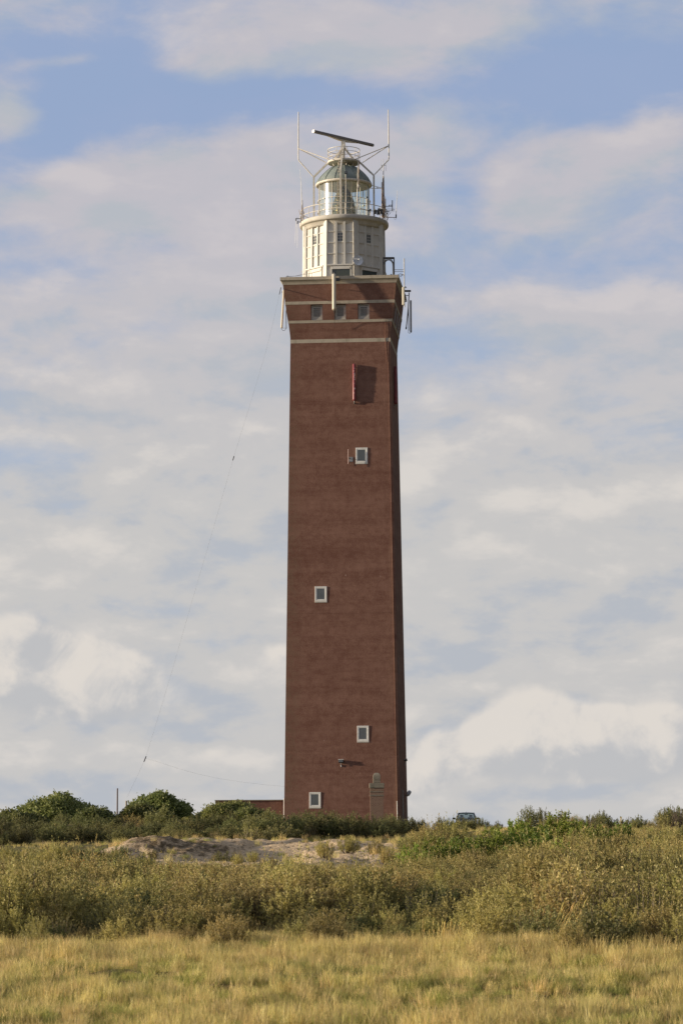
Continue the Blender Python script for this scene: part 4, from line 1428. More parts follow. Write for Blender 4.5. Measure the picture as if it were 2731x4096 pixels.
def build_car():
    c = at(1863, 3250, 221.0)
    gz = c.z - 1.47
    e = empty('parked_car', (c.x, 221.0, gz), 'dark car parked nose on behind the dune crest, only its windscreen and roof in view', 'car', rz=math.radians(-4))
    # cross sections along the length (front is -y): y, half width low, half width at belt, belt z, half width roof, roof z
    b = MB()
    body = [(-2.05, .55, .60, .55), (-1.95, .70, .72, .66), (-1.5, .80, .80, .78), (-0.85, .83, .815, .92), (0.2, .84, .82, .95), (1.4, .83, .81, .97), (1.75, .78, .77, .95), (1.85, .70, .70, .80)]
    ring = lambda y, a, w_, z: [(-a, y, .28), (-a * 1.02, y, .5), (-w_, y, z), (-w_ * .6, y, z + .04), (w_ * .6, y, z + .04), (w_, y, z), (a * 1.02, y, .5), (a, y, .28)]
    v, f = [], []
    for s_ in body:
        v += ring(*s_)
    for i in range(len(body) - 1):
        for j in range(8):
            f.append((i * 8 + j, i * 8 + 8 + j, i * 8 + 8 + (j + 1) % 8, i * 8 + (j + 1) % 8))
    f += [tuple(range(8)), tuple(range(len(v) - 8, len(v)))[::-1]]
    b.add(v, f, True)
    b.build('body', MT['car'], e)
    # cabin: pillars and roof as bars, panes between
    A = [(-.74, -.80, .97), (.74, -.80, .97)]
    Rf = [(-.60, -.12, 1.40), (.60, -.12, 1.40)]
    Rr = [(-.60, 1.15, 1.41), (.60, 1.15, 1.41)]
    B = [(-.74, 1.68, .99), (.74, 1.68, .99)]
    g = MB()
    for s_ in (0, 1):
        g.tube([A[s_], Rf[s_], (Rf[s_][0] * 1.02, .5, 1.43), Rr[s_], B[s_]], 0.045, 8)
        g.tube([(Rf[s_][0] * 1.02, .45, 1.42), (.78 * (1 if s_ else -1), .45, .97)], 0.045, 6)
    g.build('pillars', MT['car'], e)
    g = MB()
    nx = 7
    v, f = [], []
    for yy, zz_ in ((-.17, 1.40), (0.1, 1.445), (.5, 1.455), (.9, 1.445), (1.18, 1.40)):
        for k in range(nx):
            x = -.63 + 1.26 * k / (nx - 1)
            v.append((x, yy, zz_ + 0.03 * (1 - (x / .63) ** 2)))
    for i in range(4):
        for k in range(nx - 1):
            f.append((i * nx + k, i * nx + k + 1, (i + 1) * nx + k + 1, (i + 1) * nx + k))
    g.add(v, f, True)
    ro = g.build('roof', MT['car'], e)
    sm = ro.modifiers.new('thickness', 'SOLIDIFY')
    sm.thickness = 0.04
    MB().tube([(0, .95, 1.46), (0, 1.25, 1.56)], 0.012, 5).build('aerial', MT['dark'], ro)
    MB().add([A[0], A[1], Rf[1], Rf[0]], [(0, 1, 2, 3)]).build('windscreen', MT['carglass'], e)
    MB().add([B[1], B[0], Rr[0], Rr[1]], [(0, 1, 2, 3)]).build('rear_window', MT['carglass'], e)
    for s_ in (0, 1):
        MB().add([A[s_], B[s_], Rr[s_], Rf[s_]], [(0, 1, 2, 3)]).build('side_window', MT['carglass'], e)
    for x in (-.36, .36):
        g = MB().box((x - .23, .0, .45), (x + .23, .16, 1.10)).box((x - .13, .02, 1.12), (x + .13, .12, 1.28))
        bevel(g.build('seat', MT['tyre'], e), 0.05, 3)
    MB().box((-.66, -.72, .80), (.66, -.45, .99)).build('dashboard', MT['tyre'], e)
    MB().box((-.12, -.14, 1.28), (.12, -.10, 1.36)).build('rear_view_mirror', MT['tyre'], e)
    for s_ in (-1, 1):
        o = MB().lathe([(0.01, -.12), (.07, -.10), (.10, 0), (.07, .1), (.01, .12)], 12)
        Rm = Matrix.Translation((s_ * .96, -.55, 1.0)) @ Matrix.Rotation(math.pi / 2, 4, 'Y')
        o.v = [tuple(Rm @ Vector((p[0] * .8, p[1], p[2]))) for p in o.v]
        o.tube([(s_ * .78, -.55, .95), (s_ * .9, -.55, .98)], 0.03, 6)
        o.build('wing_mirror', MT['tyre'], e)
        h = MB().lathe([(.01, -.04), (.10, -.03), (.12, 0.02), (.01, .05)], 14)
        Rm = Matrix.Translation((s_ * .55, -1.97, .62)) @ Matrix.Rotation(math.pi / 2, 4, 'X')
        h.v = [tuple(Rm @ Vector(p)) for p in h.v]
        h.build('headlight', MT['lampglass'], e)
        for y in (-1.25, 1.2):
            w_ = MB().lathe([(.17, -.10), (.29, -.10), (.31, -.06), (.31, .06), (.29, .10), (.17, .10)], 24)
            Rm = Matrix.Translation((s_ * .76, y, .31)) @ Matrix.Rotation(math.pi / 2, 4, 'Y')
            w_.v = [tuple(Rm @ Vector(p)) for p in w_.v]
            wo = w_.build('wheel', MT['tyre'], e)
            h = MB().lathe([(.01, -.07), (.17, -.085), (.17, .085), (.01, .07)], 16)
            h.v = [tuple(Rm @ Vector(p)) for p in h.v]
            h.build('rim', MT['steel'], wo)


build_car()


# ------------------------------------------------------------------ plants
def leaf_mesh(name, pos, dirs, length, width, mat, curl=0.0):
    """many small pointed leaves as one mesh: arrays of base points and directions"""
    n = len(pos)
    d = dirs / np.linalg.norm(dirs, axis=1, keepdims=True)
    up = rng.normal(size=(n, 3))
    sd_ = np.cross(d, up)
    sd_ /= np.linalg.norm(sd_, axis=1, keepdims=True) + 1e-9
    ln = (length * rng.uniform(0.65, 1.25, n))[:, None]
    wd_ = (width * rng.uniform(0.7, 1.2, n))[:, None]
    mid = pos + d * ln * 0.45
    v = np.stack([pos, mid + sd_ * wd_ * 0.5, pos + d * ln, mid - sd_ * wd_ * 0.5], 1).reshape(-1, 3)
    me = bpy.data.meshes.new(name)
    me.vertices.add(n * 4)
    me.vertices.foreach_set('co', v.astype(np.float32).ravel())
    me.loops.add(n * 4)
    me.loops.foreach_set('vertex_index', np.arange(n * 4, dtype=np.int32))
    me.polygons.add(n)
    me.polygons.foreach_set('loop_start', np.arange(0, n * 4, 4, dtype=np.int32))
    me.polygons.foreach_set('loop_total', np.full(n, 4, dtype=np.int32))
    me.materials.append(mat)
    me.update(calc_edges=True)
    return me


def unit(v):
    return v / (np.linalg.norm(v, axis=-1, keepdims=True) + 1e-9)


def shrub_parts(H, R, nst, twigs, per, ll, lw, mat, erect=0.5, spread=1.0, bare=0.25, lead=(0.14, 0.22)):
    """stems fan out of the foot; twigs leave them; leaves sit round the twigs.  Returns (foliage mesh, stem MB, tips)"""
    P, D, tips = [], [], []
    mb = MB()
    for k in range(nst):
        a = rng.uniform(0, 2 * math.pi)
        out_ = R * math.sqrt(rng.uniform(0.02, 1.0))
        hh = H * (1 - 0.45 * (out_ / R) ** 2) * rng.uniform(0.78, 1.12)
        foot = np.array([math.cos(a), math.sin(a), 0]) * out_ * 0.25
        top = np.array([math.cos(a) * out_ * spread, math.sin(a) * out_ * spread, hh])
        bulge = np.array([math.cos(a), math.sin(a), 0]) * out_ * 0.12
        pt = lambda t: foot + (top - foot) * t + bulge * math.sin(t * math.pi)
        mb.tube([tuple(pt(t)) for t in (0, .35, .7, 1.0)], [0.018, 0.013, 0.009, 0.004], 3, caps=False)
        sdv = unit(top - foot)
        for j in range(twigs):
            t = bare + (1 - bare) * (j + rng.uniform(0, 1)) / twigs
            o_ = pt(t)
            tw = unit(sdv * erect + rng.normal(size=3) * 0.55 + np.array([0, 0, 0.35]))
            tl = rng.uniform(0.12, 0.34) * H * 0.28 / 0.42
            m_ = per
            s_ = rng.uniform(0.0, 1.0, m_)
            P.append(o_ + tw * (s_ * tl)[:, None])
            D.append(tw * 0.75 + rng.normal(size=(m_, 3)) * 0.55)
            tips.append(o_ + tw * tl * 0.6)
        # leader
        m_ = per
        s_ = rng.uniform(0.0, rng.choice(lead) * H, m_)
        P.append(top + sdv * s_[:, None] - sdv * 0.08)
        D.append(sdv * 0.9 + rng.normal(size=(m_, 3)) * 0.5)
    P, D = np.concatenate(P), np.concatenate(D)
    P[:, 2] = np.maximum(P[:, 2], 0.03)
    return leaf_mesh('foliage', P, D, ll, lw, mat), mb, np.array(tips)


def ivy_parts(R, H, n, ll, mat):
    """rounded bush overgrown with ivy: leaves hang in tufts over an uneven shell"""
    P, D = [], []
    k = n // 9
    shell = rng.uniform(0.62, 1.02, k)
    th = rng.uniform(0, 2 * math.pi, k)
    z = rng.uniform(0.0, 1.0, k)
    s_ = np.sqrt(1 - z ** 2)
    base = np.stack([np.cos(th) * s_, np.sin(th) * s_, z], 1)
    amp = np.array([1 + 0.22 * mnoise.fractal(Vector(b) * 1.7 + Vector((R, H, 0)), 1, 2, 4) for b in base])
    rad = amp * np.where(rng.uniform(0, 1, k) < 0.7, rng.uniform(0.93, 1.02, k), shell)
    c_ = base * rad[:, None] * np.array([R, R, H])
    for _ in range(9):
        P.append(c_ + rng.normal(size=(k, 3)) * np.array([0.11, 0.11, 0.13]))
        D.append(base * 0.8 + np.array([0, 0, -0.45]) + rng.normal(size=(k, 3)) * 0.55)
    P, D = np.concatenate(P), np.concatenate(D)
    P[:, 2] = np.maximum(P[:, 2], 0.0)
    mb = MB()
    for q in range(14):
        a = rng.uniform(0, 2 * math.pi)
        o_ = rng.uniform(0.2, 0.7) * R
        mb.tube([(math.cos(a) * .2, math.sin(a) * .2, 0), (math.cos(a) * o_ * .6, math.sin(a) * o_ * .6, H * .5), (math.cos(a) * o_, math.sin(a) * o_, H * .8)], [0.06, 0.04, 0.015], 5)
    return leaf_mesh('foliage', P, D, ll, ll * 0.75, mat), mb


def mobj(name, me, parent=None):
    o = bpy.data.objects.new(name, me)
    if parent is not None:
        o.parent = parent
    C.objects.link(o)
    return o


def berries_mesh(tips, n, mat):
    v, f = [], []
    idx = rng.choice(len(tips), n)
    b = MB()
    for i in idx:
        for _ in range(5):
            c_ = tips[i] + rng.normal(size=3) * 0.05
            r_ = 0.028
            b.add([c_ + np.array(q) * r_ for q in ((1, 0, 0), (-1, 0, 0), (0, 1, 0), (0, -1, 0), (0, 0, 1), (0, 0, -1))],
                  [(0, 2, 4), (2, 1, 4), (1, 3, 4), (3, 0, 4), (2, 0, 5), (1, 2, 5), (3, 1, 5), (0, 3, 5)], True)
    me = bpy.data.meshes.new('berries')
    me.from_pydata([tuple(x) for x in b.v], [], b.f)
    me.materials.append(mat)
    return me


class Kind:
    """one kind of plant: shared meshes for its foliage and stems"""
    def __init__(s, foliage, stems, bark, berries=None):
        s.fol = foliage
        st = bpy.data.meshes.new('stems')
        st.from_pydata(stems.v, [], stems.f)
        st.materials.append(bark)
        s.stem = st
        s.ber = berries

    def place(s, name, x, y, scl, label, cat, group=None, rz=None, sz=None, z=None):
        e = empty(name, (x, y, (ground_z(x, y) if z is None else z) - 0.05), label, cat, group, rz=rng.uniform(0, 6.28) if rz is None else rz)
        e.scale = (scl, scl, sz or scl)
        mobj('foliage', s.fol, e)
        mobj('stems', s.stem, e)
        if s.ber:
            mobj('berries', s.ber, e)
        return e

    def merged(s, name, extra=()):
        """one mesh with everything, for scattering"""
        me = bpy.data.meshes.new(name)
        bm = bmesh.new()
        mats = []
        for src in (s.fol, s.stem, s.ber):
            if src is None:
                continue
            n0 = len(bm.faces)
            bm.from_mesh(src)
            bm.faces.ensure_lookup_table()
            for q in bm.faces[n0:]:
                q.material_index = len(mats)
            mats.append(src.materials[0])
        bm.to_mesh(me)
        bm.free()
        for m_ in mats:
            me.materials.append(m_)
        return bpy.data.objects.new(name, me)


def grass_clump(name, n, H, rad, mat, w=0.012, lean=0.35, heads=0):
    """a clump of bent blades, each three segments"""
    a = rng.uniform(0, 2 * math.pi, n)
    r_ = rad * np.sqrt(rng.uniform(0, 1, n))
    foot = np.stack([np.cos(a) * r_, np.sin(a) * r_, np.zeros(n)], 1)
    h = H * rng.uniform(0.55, 1.15, n)
    la = rng.uniform(0, 2 * math.pi, n)
    lv = np.stack([np.cos(la), np.sin(la), np.zeros(n)], 1) * (rng.uniform(0.1, 1, n) * lean)[:, None]
    lv[:, 0] += 0.10
    sd_ = np.stack([-np.sin(la), np.cos(la), np.zeros(n)], 1)
    sd_ = unit(sd_ + rng.normal(size=(n, 3)) * 0.4)
    V = []
    for t, k in ((0, 1.0), (0.45, 0.9), (0.8, 0.6), (1.0, 0.08)):
        c_ = foot + lv * (h * t * t)[:, None] + np.array([0, 0, 1.0]) * (h * t * (1 - 0.18 * t))[:, None]
        V += [c_ - sd_ * w * k * 0.5, c_ + sd_ * w * k * 0.5]
    V = np.stack(V, 1)
    fc = []
    for i in range(n):
        o_ = i * 8
        fc += [(o_, o_ + 1, o_ + 3, o_ + 2), (o_ + 2, o_ + 3, o_ + 5, o_ + 4), (o_ + 4, o_ + 5, o_ + 7, o_ + 6)]
    me = bpy.data.meshes.new(name)
    me.from_pydata([tuple(q) for q in V.reshape(-1, 3)], [], fc)
    me.materials.append(mat)
    return bpy.data.objects.new(name, me)


def scatter(name, protos, pts, scl, pick, label, cat, tilt=0.06):
    """one object whose geometry nodes put copies of the prototypes on its points (for growth nobody could count)"""
    me = bpy.data.meshes.new(name)
    me.vertices.add(len(pts))
    me.vertices.foreach_set('co', np.asarray(pts, dtype=np.float32).ravel())
    a = me.attributes.new('scl', 'FLOAT', 'POINT')
    a.data.foreach_set('value', np.asarray(scl, dtype=np.float32))
    a = me.attributes.new('pick', 'INT', 'POINT')
    a.data.foreach_set('value', np.asarray(pick, dtype=np.int32))
    a = me.attributes.new('rot', 'FLOAT_VECTOR', 'POINT')
    n = len(pts)
    rot = np.stack([rng.normal(0, tilt, n), rng.normal(0, tilt, n), rng.uniform(0, 6.28, n)], 1).astype(np.float32)
    a.data.foreach_set('vector', rot.ravel())
    o = bpy.data.objects.new(name, me)
    C.objects.link(o)
    t = bpy.data.node_groups.new(name, 'GeometryNodeTree')
    t.interface.new_socket('Geometry', in_out='INPUT', socket_type='NodeSocketGeometry')
    t.interface.new_socket('Geometry', in_out='OUTPUT', socket_type='NodeSocketGeometry')
    gi, go = t.nodes.new('NodeGroupInput'), t.nodes.new('NodeGroupOutput')
    j = t.nodes.new('GeometryNodeJoinGeometry')

    def attr(nm, typ):
        q = t.nodes.new('GeometryNodeInputNamedAttribute')
        q.data_type = typ
        q.inputs[0].default_value = nm
        return q.outputs[0]
    s_, r_, p_ = attr('scl', 'FLOAT'), attr('rot', 'FLOAT_VECTOR'), attr('pick', 'INT')
    for k, pr_ in enumerate(protos):
        oi = t.nodes.new('GeometryNodeObjectInfo')
        oi.inputs['Object'].default_value = pr_
        oi.inputs['As Instance'].default_value = True
        ip = t.nodes.new('GeometryNodeInstanceOnPoints')
        cmp_ = t.nodes.new('FunctionNodeCompare')
        cmp_.data_type = 'INT'
        cmp_.operation = 'EQUAL'
        ins = [x for x in cmp_.inputs if x.type == 'INT']
        t.links.new(p_, ins[0])
        ins[1].default_value = k
        t.links.new(gi.outputs[0], ip.inputs['Points'])
        t.links.new(cmp_.outputs[0], ip.inputs['Selection'])
        t.links.new(oi.outputs['Geometry'], ip.inputs['Instance'])
        t.links.new(r_, ip.inputs['Rotation'])
        t.links.new(s_, ip.inputs['Scale'])
        t.links.new(ip.outputs[0], j.inputs[0])
    t.links.new(j.outputs[0], go.inputs[0])
    md = o.modifiers.new('scatter', 'NODES')
    md.node_group = t
    tag(o, label, cat, kind='stuff')
    return o


def px_of(x, y):
    return 1365.5 + F * x / y


def edge_y(x):
    """where the meadow ends and the thicket starts"""
    return 68.5 - 2.0 * smooth((x - 2.0) / 2.5) - 4.2 * smooth((x - 3.4) / 2.4) + 3.0 * fbm(x, 3.0, 0.28, 2.2) + 1.6 * fbm(x, 5.0, 0.8, 7.7)


# kinds
k_buck = []
for i, (hh, rr) in enumerate(((1.5, 0.95), (1.35, 1.0), (1.7, 0.85))):
    fo, mb, tips = shrub_parts(hh, rr, 46, 9, 14, 0.085, 0.030, MT['olive'], lead=(0.16, 0.22, 0.38))
    k_buck.append(Kind(fo, mb, MT['bark']))
fo, mb, tips = shrub_parts(1.4, 1.0, 46, 9, 14, 0.09, 0.032, MT['olivegreen'])
k_berry = Kind(fo, mb, MT['bark'], berries_mesh(tips, 55, MT['berry']))
k_grey = []
for i in range(3):
    fo, mb, tips = shrub_parts(1.5 + .2 * i, 1.05, 44, 8, 13, 0.12, 0.042, MT['olivegreen'])
    k_grey.append(Kind(fo, mb, MT['bark']))
k_bright = []
for i in range(2):
    fo, mb, tips = shrub_parts(2.0, 1.15, 40, 8, 11, 0.15, 0.075, MT['bright'], erect=0.9)
    k_bright.append(Kind(fo, mb, MT['bark']))

fo, mb, tips = shrub_parts(1.5, 0.9, 40, 7, 6, 0.08, 0.026, MT['olive'], lead=(0.2, 0.3))
k_twiggy = Kind(fo, mb, MT['twig'])
fo, mb, tips = shrub_parts(1.25, 1.0, 44, 9, 14, 0.09, 0.034, MT['olivegreen'])
k_dull = Kind(fo, mb, MT['bark'])
# thicket: dense growth between meadow and sand, nobody could count its bushes
pts, scl, pick = [], [], []
cell = 1.05
for yy in np.arange(54, 150, cell):
    half = 0.130 * yy + 7
    for xx in np.arange(-half, half, cell):
        x = xx + rng.uniform(-.5, .5)
        y = yy + rng.uniform(-.5, .5)
        if y < edge_y(x) + 0.3:
            if y > edge_y(x) - 3.5 and rng.uniform() < 0.07:
                pts.append((x, y, ground_z(x, y) - 0.06))
                scl.append(rng.uniform(0.22, 0.42))
                pick.append(int(rng.choice([0, 2, 4])))
            continue
        px = px_of(x, y)
        back = 131 if 300 < px < 1620 else (150 if px >= 1620 else 141)
        back += 3 * fbm(x, 9.0, 0.25, 4.4)
        if y > back and y < 150 and fbm(x, y, 0.4, 14.0) > 0.36 and rng.uniform() < 0.4:
            back = 200
        if y > back:
            continue
        # gaps
        gnv = fbm(x, y, 0.16, 6.6)
        if gnv < -0.40:
            continue
        s_ = 0.74 + 0.26 * rng.uniform(-1, 1) + 0.46 * gnv
        s_ *= 0.92 + 0.45 * smooth((x - 3.0) / 3) * smooth((95 - y) / 15)
        s_ *= 0.5 + 0.5 * smooth((y - edge_y(x) - 0.5) / (6.5 - 3.0 * smooth((x - 2) / 4)))
        s_ *= 1.0 - 0.30 * smooth((y - 112) / 14) * smooth((1700 - px) / 200)
        s_ = max(0.32, min(s_, 1.45))
        # berries and greener bushes to the left and further back
        pg = 0.55 * smooth((y - 92) / 14) * smooth((1000 - px) / 500) + (0.03 if px < 1150 else -1)
        if rng.uniform() < pg:
            k = 3
        else:
            k = int(rng.choice([0, 1, 2, 4, 5], p=[.26, .26, .22, .10, .16]))
        pts.append((x, y, ground_z(x, y) - 0.06))
        scl.append(s_)
        pick.append(k)
protos = [k_buck[0].merged('buckthorn_a'), k_buck[1].merged('buckthorn_b'), k_buck[2].merged('buckthorn_c'), k_berry.merged('buckthorn_d'), k_twiggy.merged('buckthorn_e'), k_dull.merged('buckthorn_f')]
scatter('shrub_thicket', protos, pts, scl, pick, 'dense olive gold thicket of low thorny shrubs between the grass and the sand', 'thicket')

# single bushes standing out at the meadow edge
EDGE = [(760, 3745, .50, 'first'), (905, 3750, .62, ''), (1180, 3752, .55, ''), (1275, 3748, .62, ''), (1560, 3752, .5, ''), (1940, 3775, .85, ''), (2060, 3785, .95, ''), (2170, 3790, .9, ''),
        (2270, 3830, .55, ''), (2390, 3800, .95, ''), (2480, 3815, .55, ''), (2620, 3800, .75, ''), (2710, 3805, .7, ''), (150, 3735, .55, ''), (480, 3742, .6, '')]
EL = ['small feathery olive bush at the grass edge, left of the tower line', 'knee high olive bush with bright sprigs at the grass edge under the sand hollow', 'low bush with pale twigs at the grass edge below the tower',
      'wispy low bush just right of the pale twigged one at the grass edge', 'little olive bush at the grass edge below the brick pillar', 'silvery bush left of the leaning grass stalks at the meadow edge',
      'broad silvery bush right behind the leaning grass stalks', 'silvery bush at the right end of the bright clump on the meadow edge', 'low grey green bush reaching furthest into the meadow',
      'tall pointed silvery bush before the dark hollow in the thicket', 'short bush at the foot of the pointed silvery one, on its right', 'rounded bush at the meadow edge near the right border of the view',
      'bush at the meadow edge cut by the right border of the view', 'bush at the meadow edge near the left border of the view', 'low bush among pale grass tips left of the feathery bush']
for (px, py, s_, _), lab in zip(EDGE, EL):
    x = (px - 1365.5) / F * 67
    y = edge_y(x) + rng.uniform(-0.6, 0.5) - (1.2 if px in (2270, 2390) else 0)
    x = (px - 1365.5) / F * y
    k = k_buck[int(rng.integers(0, 3))] if px < 1900 else [k_buck[0], k_twiggy, k_buck[2], k_dull][int(rng.integers(0, 4))]
    k.place('meadow_edge_shrub', x, y, s_ * 0.85, lab, 'shrub', 'single shrubs at the meadow edge')

# bright green bushes at the right of the hollow
BR = [(1650, 3450, 127, .75), (1740, 3430, 129, .85), (1840, 3430, 130, .85), (1880, 3400, 136, .6), (1960, 3400, 136, 1.0), (2060, 3380, 137, 1.05), (2150, 3400, 135, 1.0), (2110, 3345, 141, .85),
      (2240, 3335, 140, 1.0), (2330, 3360, 139, .85), (2400, 3370, 137, .8), (2480, 3345, 139, .65), (2030, 3450, 130, .65), (2250, 3420, 131, .7)]
BL = ['lowest bright green leafy bush at the edge of the bare sand', 'bright green bush second from the sand', 'bright green bush below the parked car, a little to its left', 'bright green bush straight below the parked car',
      'bright green bush right of the car', 'full bright green bush in the middle of the green clump', 'bright green bush in the lower middle of the green clump', 'bright green bush at the top left of the green clump',
      'tallest bright green bush with shoots against the sky', 'bright green bush right beside the tallest one', 'thinner bright green bush on the right slope of the clump', 'small bright green bush at the far right of the clump',
      'low bright green bush half sunk in the thicket, left one', 'low bright green bush half sunk in the thicket, right one']
for (px, py, y, s_), lab in zip(BR, BL):
    p_ = at(px, py, y)
    z = min(p_.z - 0.55 * s_ * 2.0, ground_z(p_.x, y) + 0.4)
    k_bright[int(rng.integers(0, 2))].place('green_shrub', p_.x, y, s_, lab, 'shrub', 'bright green shrubs right of the sand', z=max(z, ground_z(p_.x, y) - 0.3))

# grey green shrubs in the belt before the tower and along the skyline
belt_n = 0
for y in (171, 175, 179, 183, 187, 192, 198, 204):
    half = 0.128 * y + 2.5
    x = -half
    while x < half:
        x += rng.uniform(0.8, 1.45) if px_of(x, y) < 1640 else rng.uniform(1.5, 2.2)
        px = px_of(x, y)
        left_, mid_, right_ = px < 1130, 1130 <= px < 1640, px >= 1640
        if left_ and (y > 184 or (y < 174 and px > 900)):
            continue
        if mid_ and (y < 183 or y == 198):
            continue
        if right_ and (y < 183 or y in (187,)):
            continue
        if 1640 < px < 2100 and rng.uniform() < 0.45:
            continue
        yj = y + rng.uniform(-1.5, 1.5)
        top_py = float(np.interp(px, [-400, 0, 400, 800, 1000, 1130, 1260, 1330, 1420, 1560, 1640, 1740, 1770, 1985, 2040, 2110, 2300, 2500, 2600, 2690, 2760],
                                 [3268, 3262, 3258, 3260, 3264, 3268, 3266, 3268, 3274, 3281, 3278, 3280, 3286, 3286, 3274, 3256, 3260, 3262, 3252, 3236, 3218]))
        if left_:
            top_py += (183 - y) * 4.2
        if right_ and 1640 < px < 2000:
            top_py += rng.uniform(0, 12)
        else:
            top_py += rng.uniform(-12, 26) + 9 * fbm(x, y, 0.5, 51.0)
        tall = (at(px, top_py, yj).z - ground_z(x, yj)) / 1.62
        if tall < 0.22:
            continue
        tall = min(tall, 1.35)
        lab = 'grey green shrub in the belt of shrubs left of the tower foot' if px < 1136 else ('grey green shrub growing right before the tower foot' if px < 1640 else 'dull green shrub on the skyline right of the tower')
        grp = lab.replace('grey green shrub', 'shrubs').replace('dull green shrub', 'shrubs')
        [k_grey[0], k_grey[1], k_grey[2], k_grey[1], k_dull, k_twiggy][int(rng.integers(0, 6))].place('dune_shrub', x, yj, tall * rng.uniform(0.95, 1.5) if left_ or mid_ else tall, lab, 'shrub', grp, sz=tall)
        belt_n += 1

# low growth on the crest in front of the car
for px in range(1796, 1946, 15):
    yj = rng.uniform(203, 208)
    x = at(px, 3290, yj).x
    tall = (at(px, 3283 + rng.uniform(-1, 9), yj).z - ground_z(x, yj)) / 1.55
    k_grey[int(rng.integers(0, 3))].place('crest_shrub', x, yj, max(tall, 0.3), 'low dull shrub on the crest hiding the lower half of the parked car', 'shrub', 'low shrubs in front of the parked car')

# ivy covered humps
IV = [(235, 3185, 193, 3.6, 2.9, 'largest dark green ivy covered bush, a broad dome near the left border'), (640, 3172, 195, 2.5, 2.8, 'rounded dark green ivy covered bush rising highest between post and building'),
      (905, 3213, 190, 2.3, 2.0, 'low dark green ivy covered bush in front of the brick building'), (70, 3250, 188, 2.4, 2.0, 'dark green ivy bush at the left border of the view'),
      (385, 3235, 188, 1.9, 1.9, 'small ivy covered hump between the large dome and the wooden post'), (560, 3225, 189, 1.7, 1.8, 'leafy green hump at the left foot of the highest ivy bush'),
      (1010, 3240, 187, 1.6, 1.5, 'small ivy hump nearest the tower foot, below the building wall')]
for px, py, y, R, H, lab in IV:
    top = at(px, py, y)
    fo, mb = ivy_parts(R, H, 42000 if R > 2 else 24000, 0.17, MT['ivy'])
    k = Kind(fo, mb, MT['bark'])
    k.place('ivy_bush', top.x, y, 1.0, lab, 'bush', 'ivy covered bushes', z=top.z - H * 1.02)

# two leafless bushes on the right skyline
for px, py, y, s_, lab in ((2115 + 260, 3262, 186, .9, 'leafless twiggy bush on the right skyline'), (2715, 3232, 178, 1.1, 'tall bare twig bush at the far right border of the skyline')):
    p_ = at(px, py, y)
    mb = MB()
    for _ in range(60):
        a = rng.uniform(0, 6.28)
        o_ = rng.uniform(.1, .8)
        hh = rng.uniform(1.2, 2.0)
        m1 = Vector((math.cos(a) * o_ * .5, math.sin(a) * o_ * .5, hh * .55))
        tp = Vector((math.cos(a) * o_, math.sin(a) * o_, hh))
        mb.tube([(0, 0, 0), m1, tp], [.02, .013, .005], 3, caps=False)
        for _k in range(3):
            t = rng.uniform(.3, .9)
            q_ = m1.lerp(tp, t)
            mb.tube([q_, q_ + Vector((rng.normal() * .12, rng.normal() * .12, .25))], [.008, .004], 3, caps=False)
    o = mb.build('bare_bush', MT['bark'])
    o.location = (p_.x, y, p_.z - 2.0 * s_)
    o.scale = (s_, s_, s_)
    tag(o, lab, 'bush')

# ------------------------------------------------------------------ grasses
g_green = [grass_clump('grass_clump_a', 70, 0.30, 0.24, MT['grass'], 0.011, 0.6), grass_clump('grass_clump_b', 70, 0.24, 0.26, MT['grass'], 0.011, 0.9)]
g_straw = [grass_clump('straw_clump_a', 60, 0.42, 0.22, MT['straw'], 0.009, 0.45), grass_clump('straw_clump_b', 55, 0.50, 0.2, MT['straw'], 0.008, 0.35)]
pts, scl, pick = [], [], []
for yy in np.arange(33, 76, 0.25):
    half = 0.128 * yy + 4
    step = 0.25
    for xx in np.arange(-half, half, step):
        x, y = xx + rng.uniform(-.18, .18), yy + rng.uniform(-.18, .18)
        if y > edge_y(x) + 1.0 and rng.uniform() < 0.25 + 0.22 * (y - edge_y(x)):
            continue
        d = fbm(x, y * 0.55, 0.28, 12.0) + 0.5 * fbm(x, y, 0.9, 4.0)
        near_edge = smooth((y - (edge_y(x) - 13)) / 9)
        straw = rng.uniform() < 0.34 + 0.40 * d + 0.25 * near_edge
        tall = 0.70 + 0.30 * d + 0.25 * near_edge + 0.28 * rng.uniform(-1, 1)
        pts.append((x, y, ground_z(x, y) - 0.02))
        scl.append(max(0.35, min(1.35, tall)))
        pick.append(int(rng.integers(0, 2)) + (2 if straw else 0))
scatter('meadow_grass', g_green + g_straw, pts, scl, pick, 'golden and green rough meadow grass across the foreground', 'grass', 0.10)

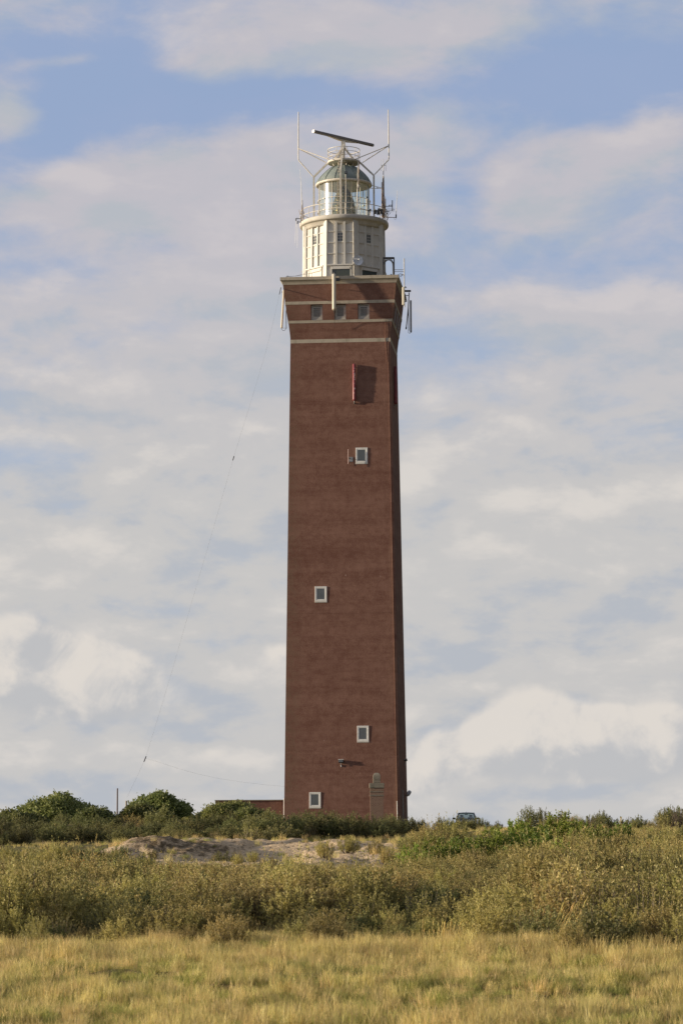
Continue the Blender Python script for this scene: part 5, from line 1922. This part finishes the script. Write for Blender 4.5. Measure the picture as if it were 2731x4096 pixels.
pts, scl, pick = [], [], []
for yy in np.arange(126, 216, 0.75):
    half = 0.128 * yy + 4
    for xx in np.arange(-half, half, 0.75):
        x, y = xx + rng.uniform(-.4, .4), yy + rng.uniform(-.4, .4)
        sa = sand_amount(x, y)
        if rng.uniform() < sa * (0.80 + 0.16 * smooth(fbm(x, y, 0.3, 17.0) / 0.2)):
            continue
        if rng.uniform() < (0.6 if px_of(x, y) < 450 else 0.25):
            continue
        pts.append((x, y, ground_z(x, y) - 0.02))
        scl.append(rng.uniform(0.5, 1.2) * (0.7 if px_of(x, y) < 450 else 1.0))
        pick.append(int(rng.integers(0, 4)))
scatter('dune_grass', g_green + g_straw, pts, scl, pick, 'tufted dry dune grass between the shrubs and the tower', 'grass', 0.10)

# tall seed stalks at the thicket edge: two stands one can point at
for px0, px1, py, n, hh, lean, lab in ((1660, 1890, 3760, 60, 0.62, 0.10, 'stand of tall upright straw coloured grass stalks before the dark thicket'),
                                       (2080, 2260, 3762, 30, 1.0, 0.34, 'leaning tall grass stalks standing among the silvery bushes')):
    e = None
    for k in range(n):
        px = rng.uniform(px0, px1)
        x = (px - 1365.5) / F * 66
        y = edge_y(x) + rng.uniform(-0.8, 0.6)
        x = (px - 1365.5) / F * y
        if e is None:
            base = Vector((x, y, ground_z(x, y)))
            e = empty('grass_stalks', base, lab, 'grass stalks')
        f_ = Vector((x, y, ground_z(x, y))) - base
        h_ = hh * rng.uniform(.6, 1.1)
        l_ = lean + rng.normal() * 0.06
        mb = MB().tube([f_, f_ + Vector((l_ * h_ * .4, 0, h_ * .6)), f_ + Vector((l_ * h_ * .9, 0, h_ * .9)), f_ + Vector((l_ * h_ * 1.0, 0, h_ * 1.0)), f_ + Vector((l_ * h_ * 1.18, 0, h_ * 1.12))], [.006, .005, .005, .014, .003], 4, caps=False)
        mb.build('stalk', MT['straw'], e)
# pale tussock left of the sand knoll
p_ = at(195, 3402, 148)
o = grass_clump('grass_tussock', 420, 0.85, 0.42, MT['straw'], 0.02, 0.8)
C.objects.link(o)
o.location = (p_.x, 148, p_.z - 0.25)
tag(o, 'single pale dome of dry grass left of the bare sand knoll', 'tussock')
print('belt shrubs', belt_n)
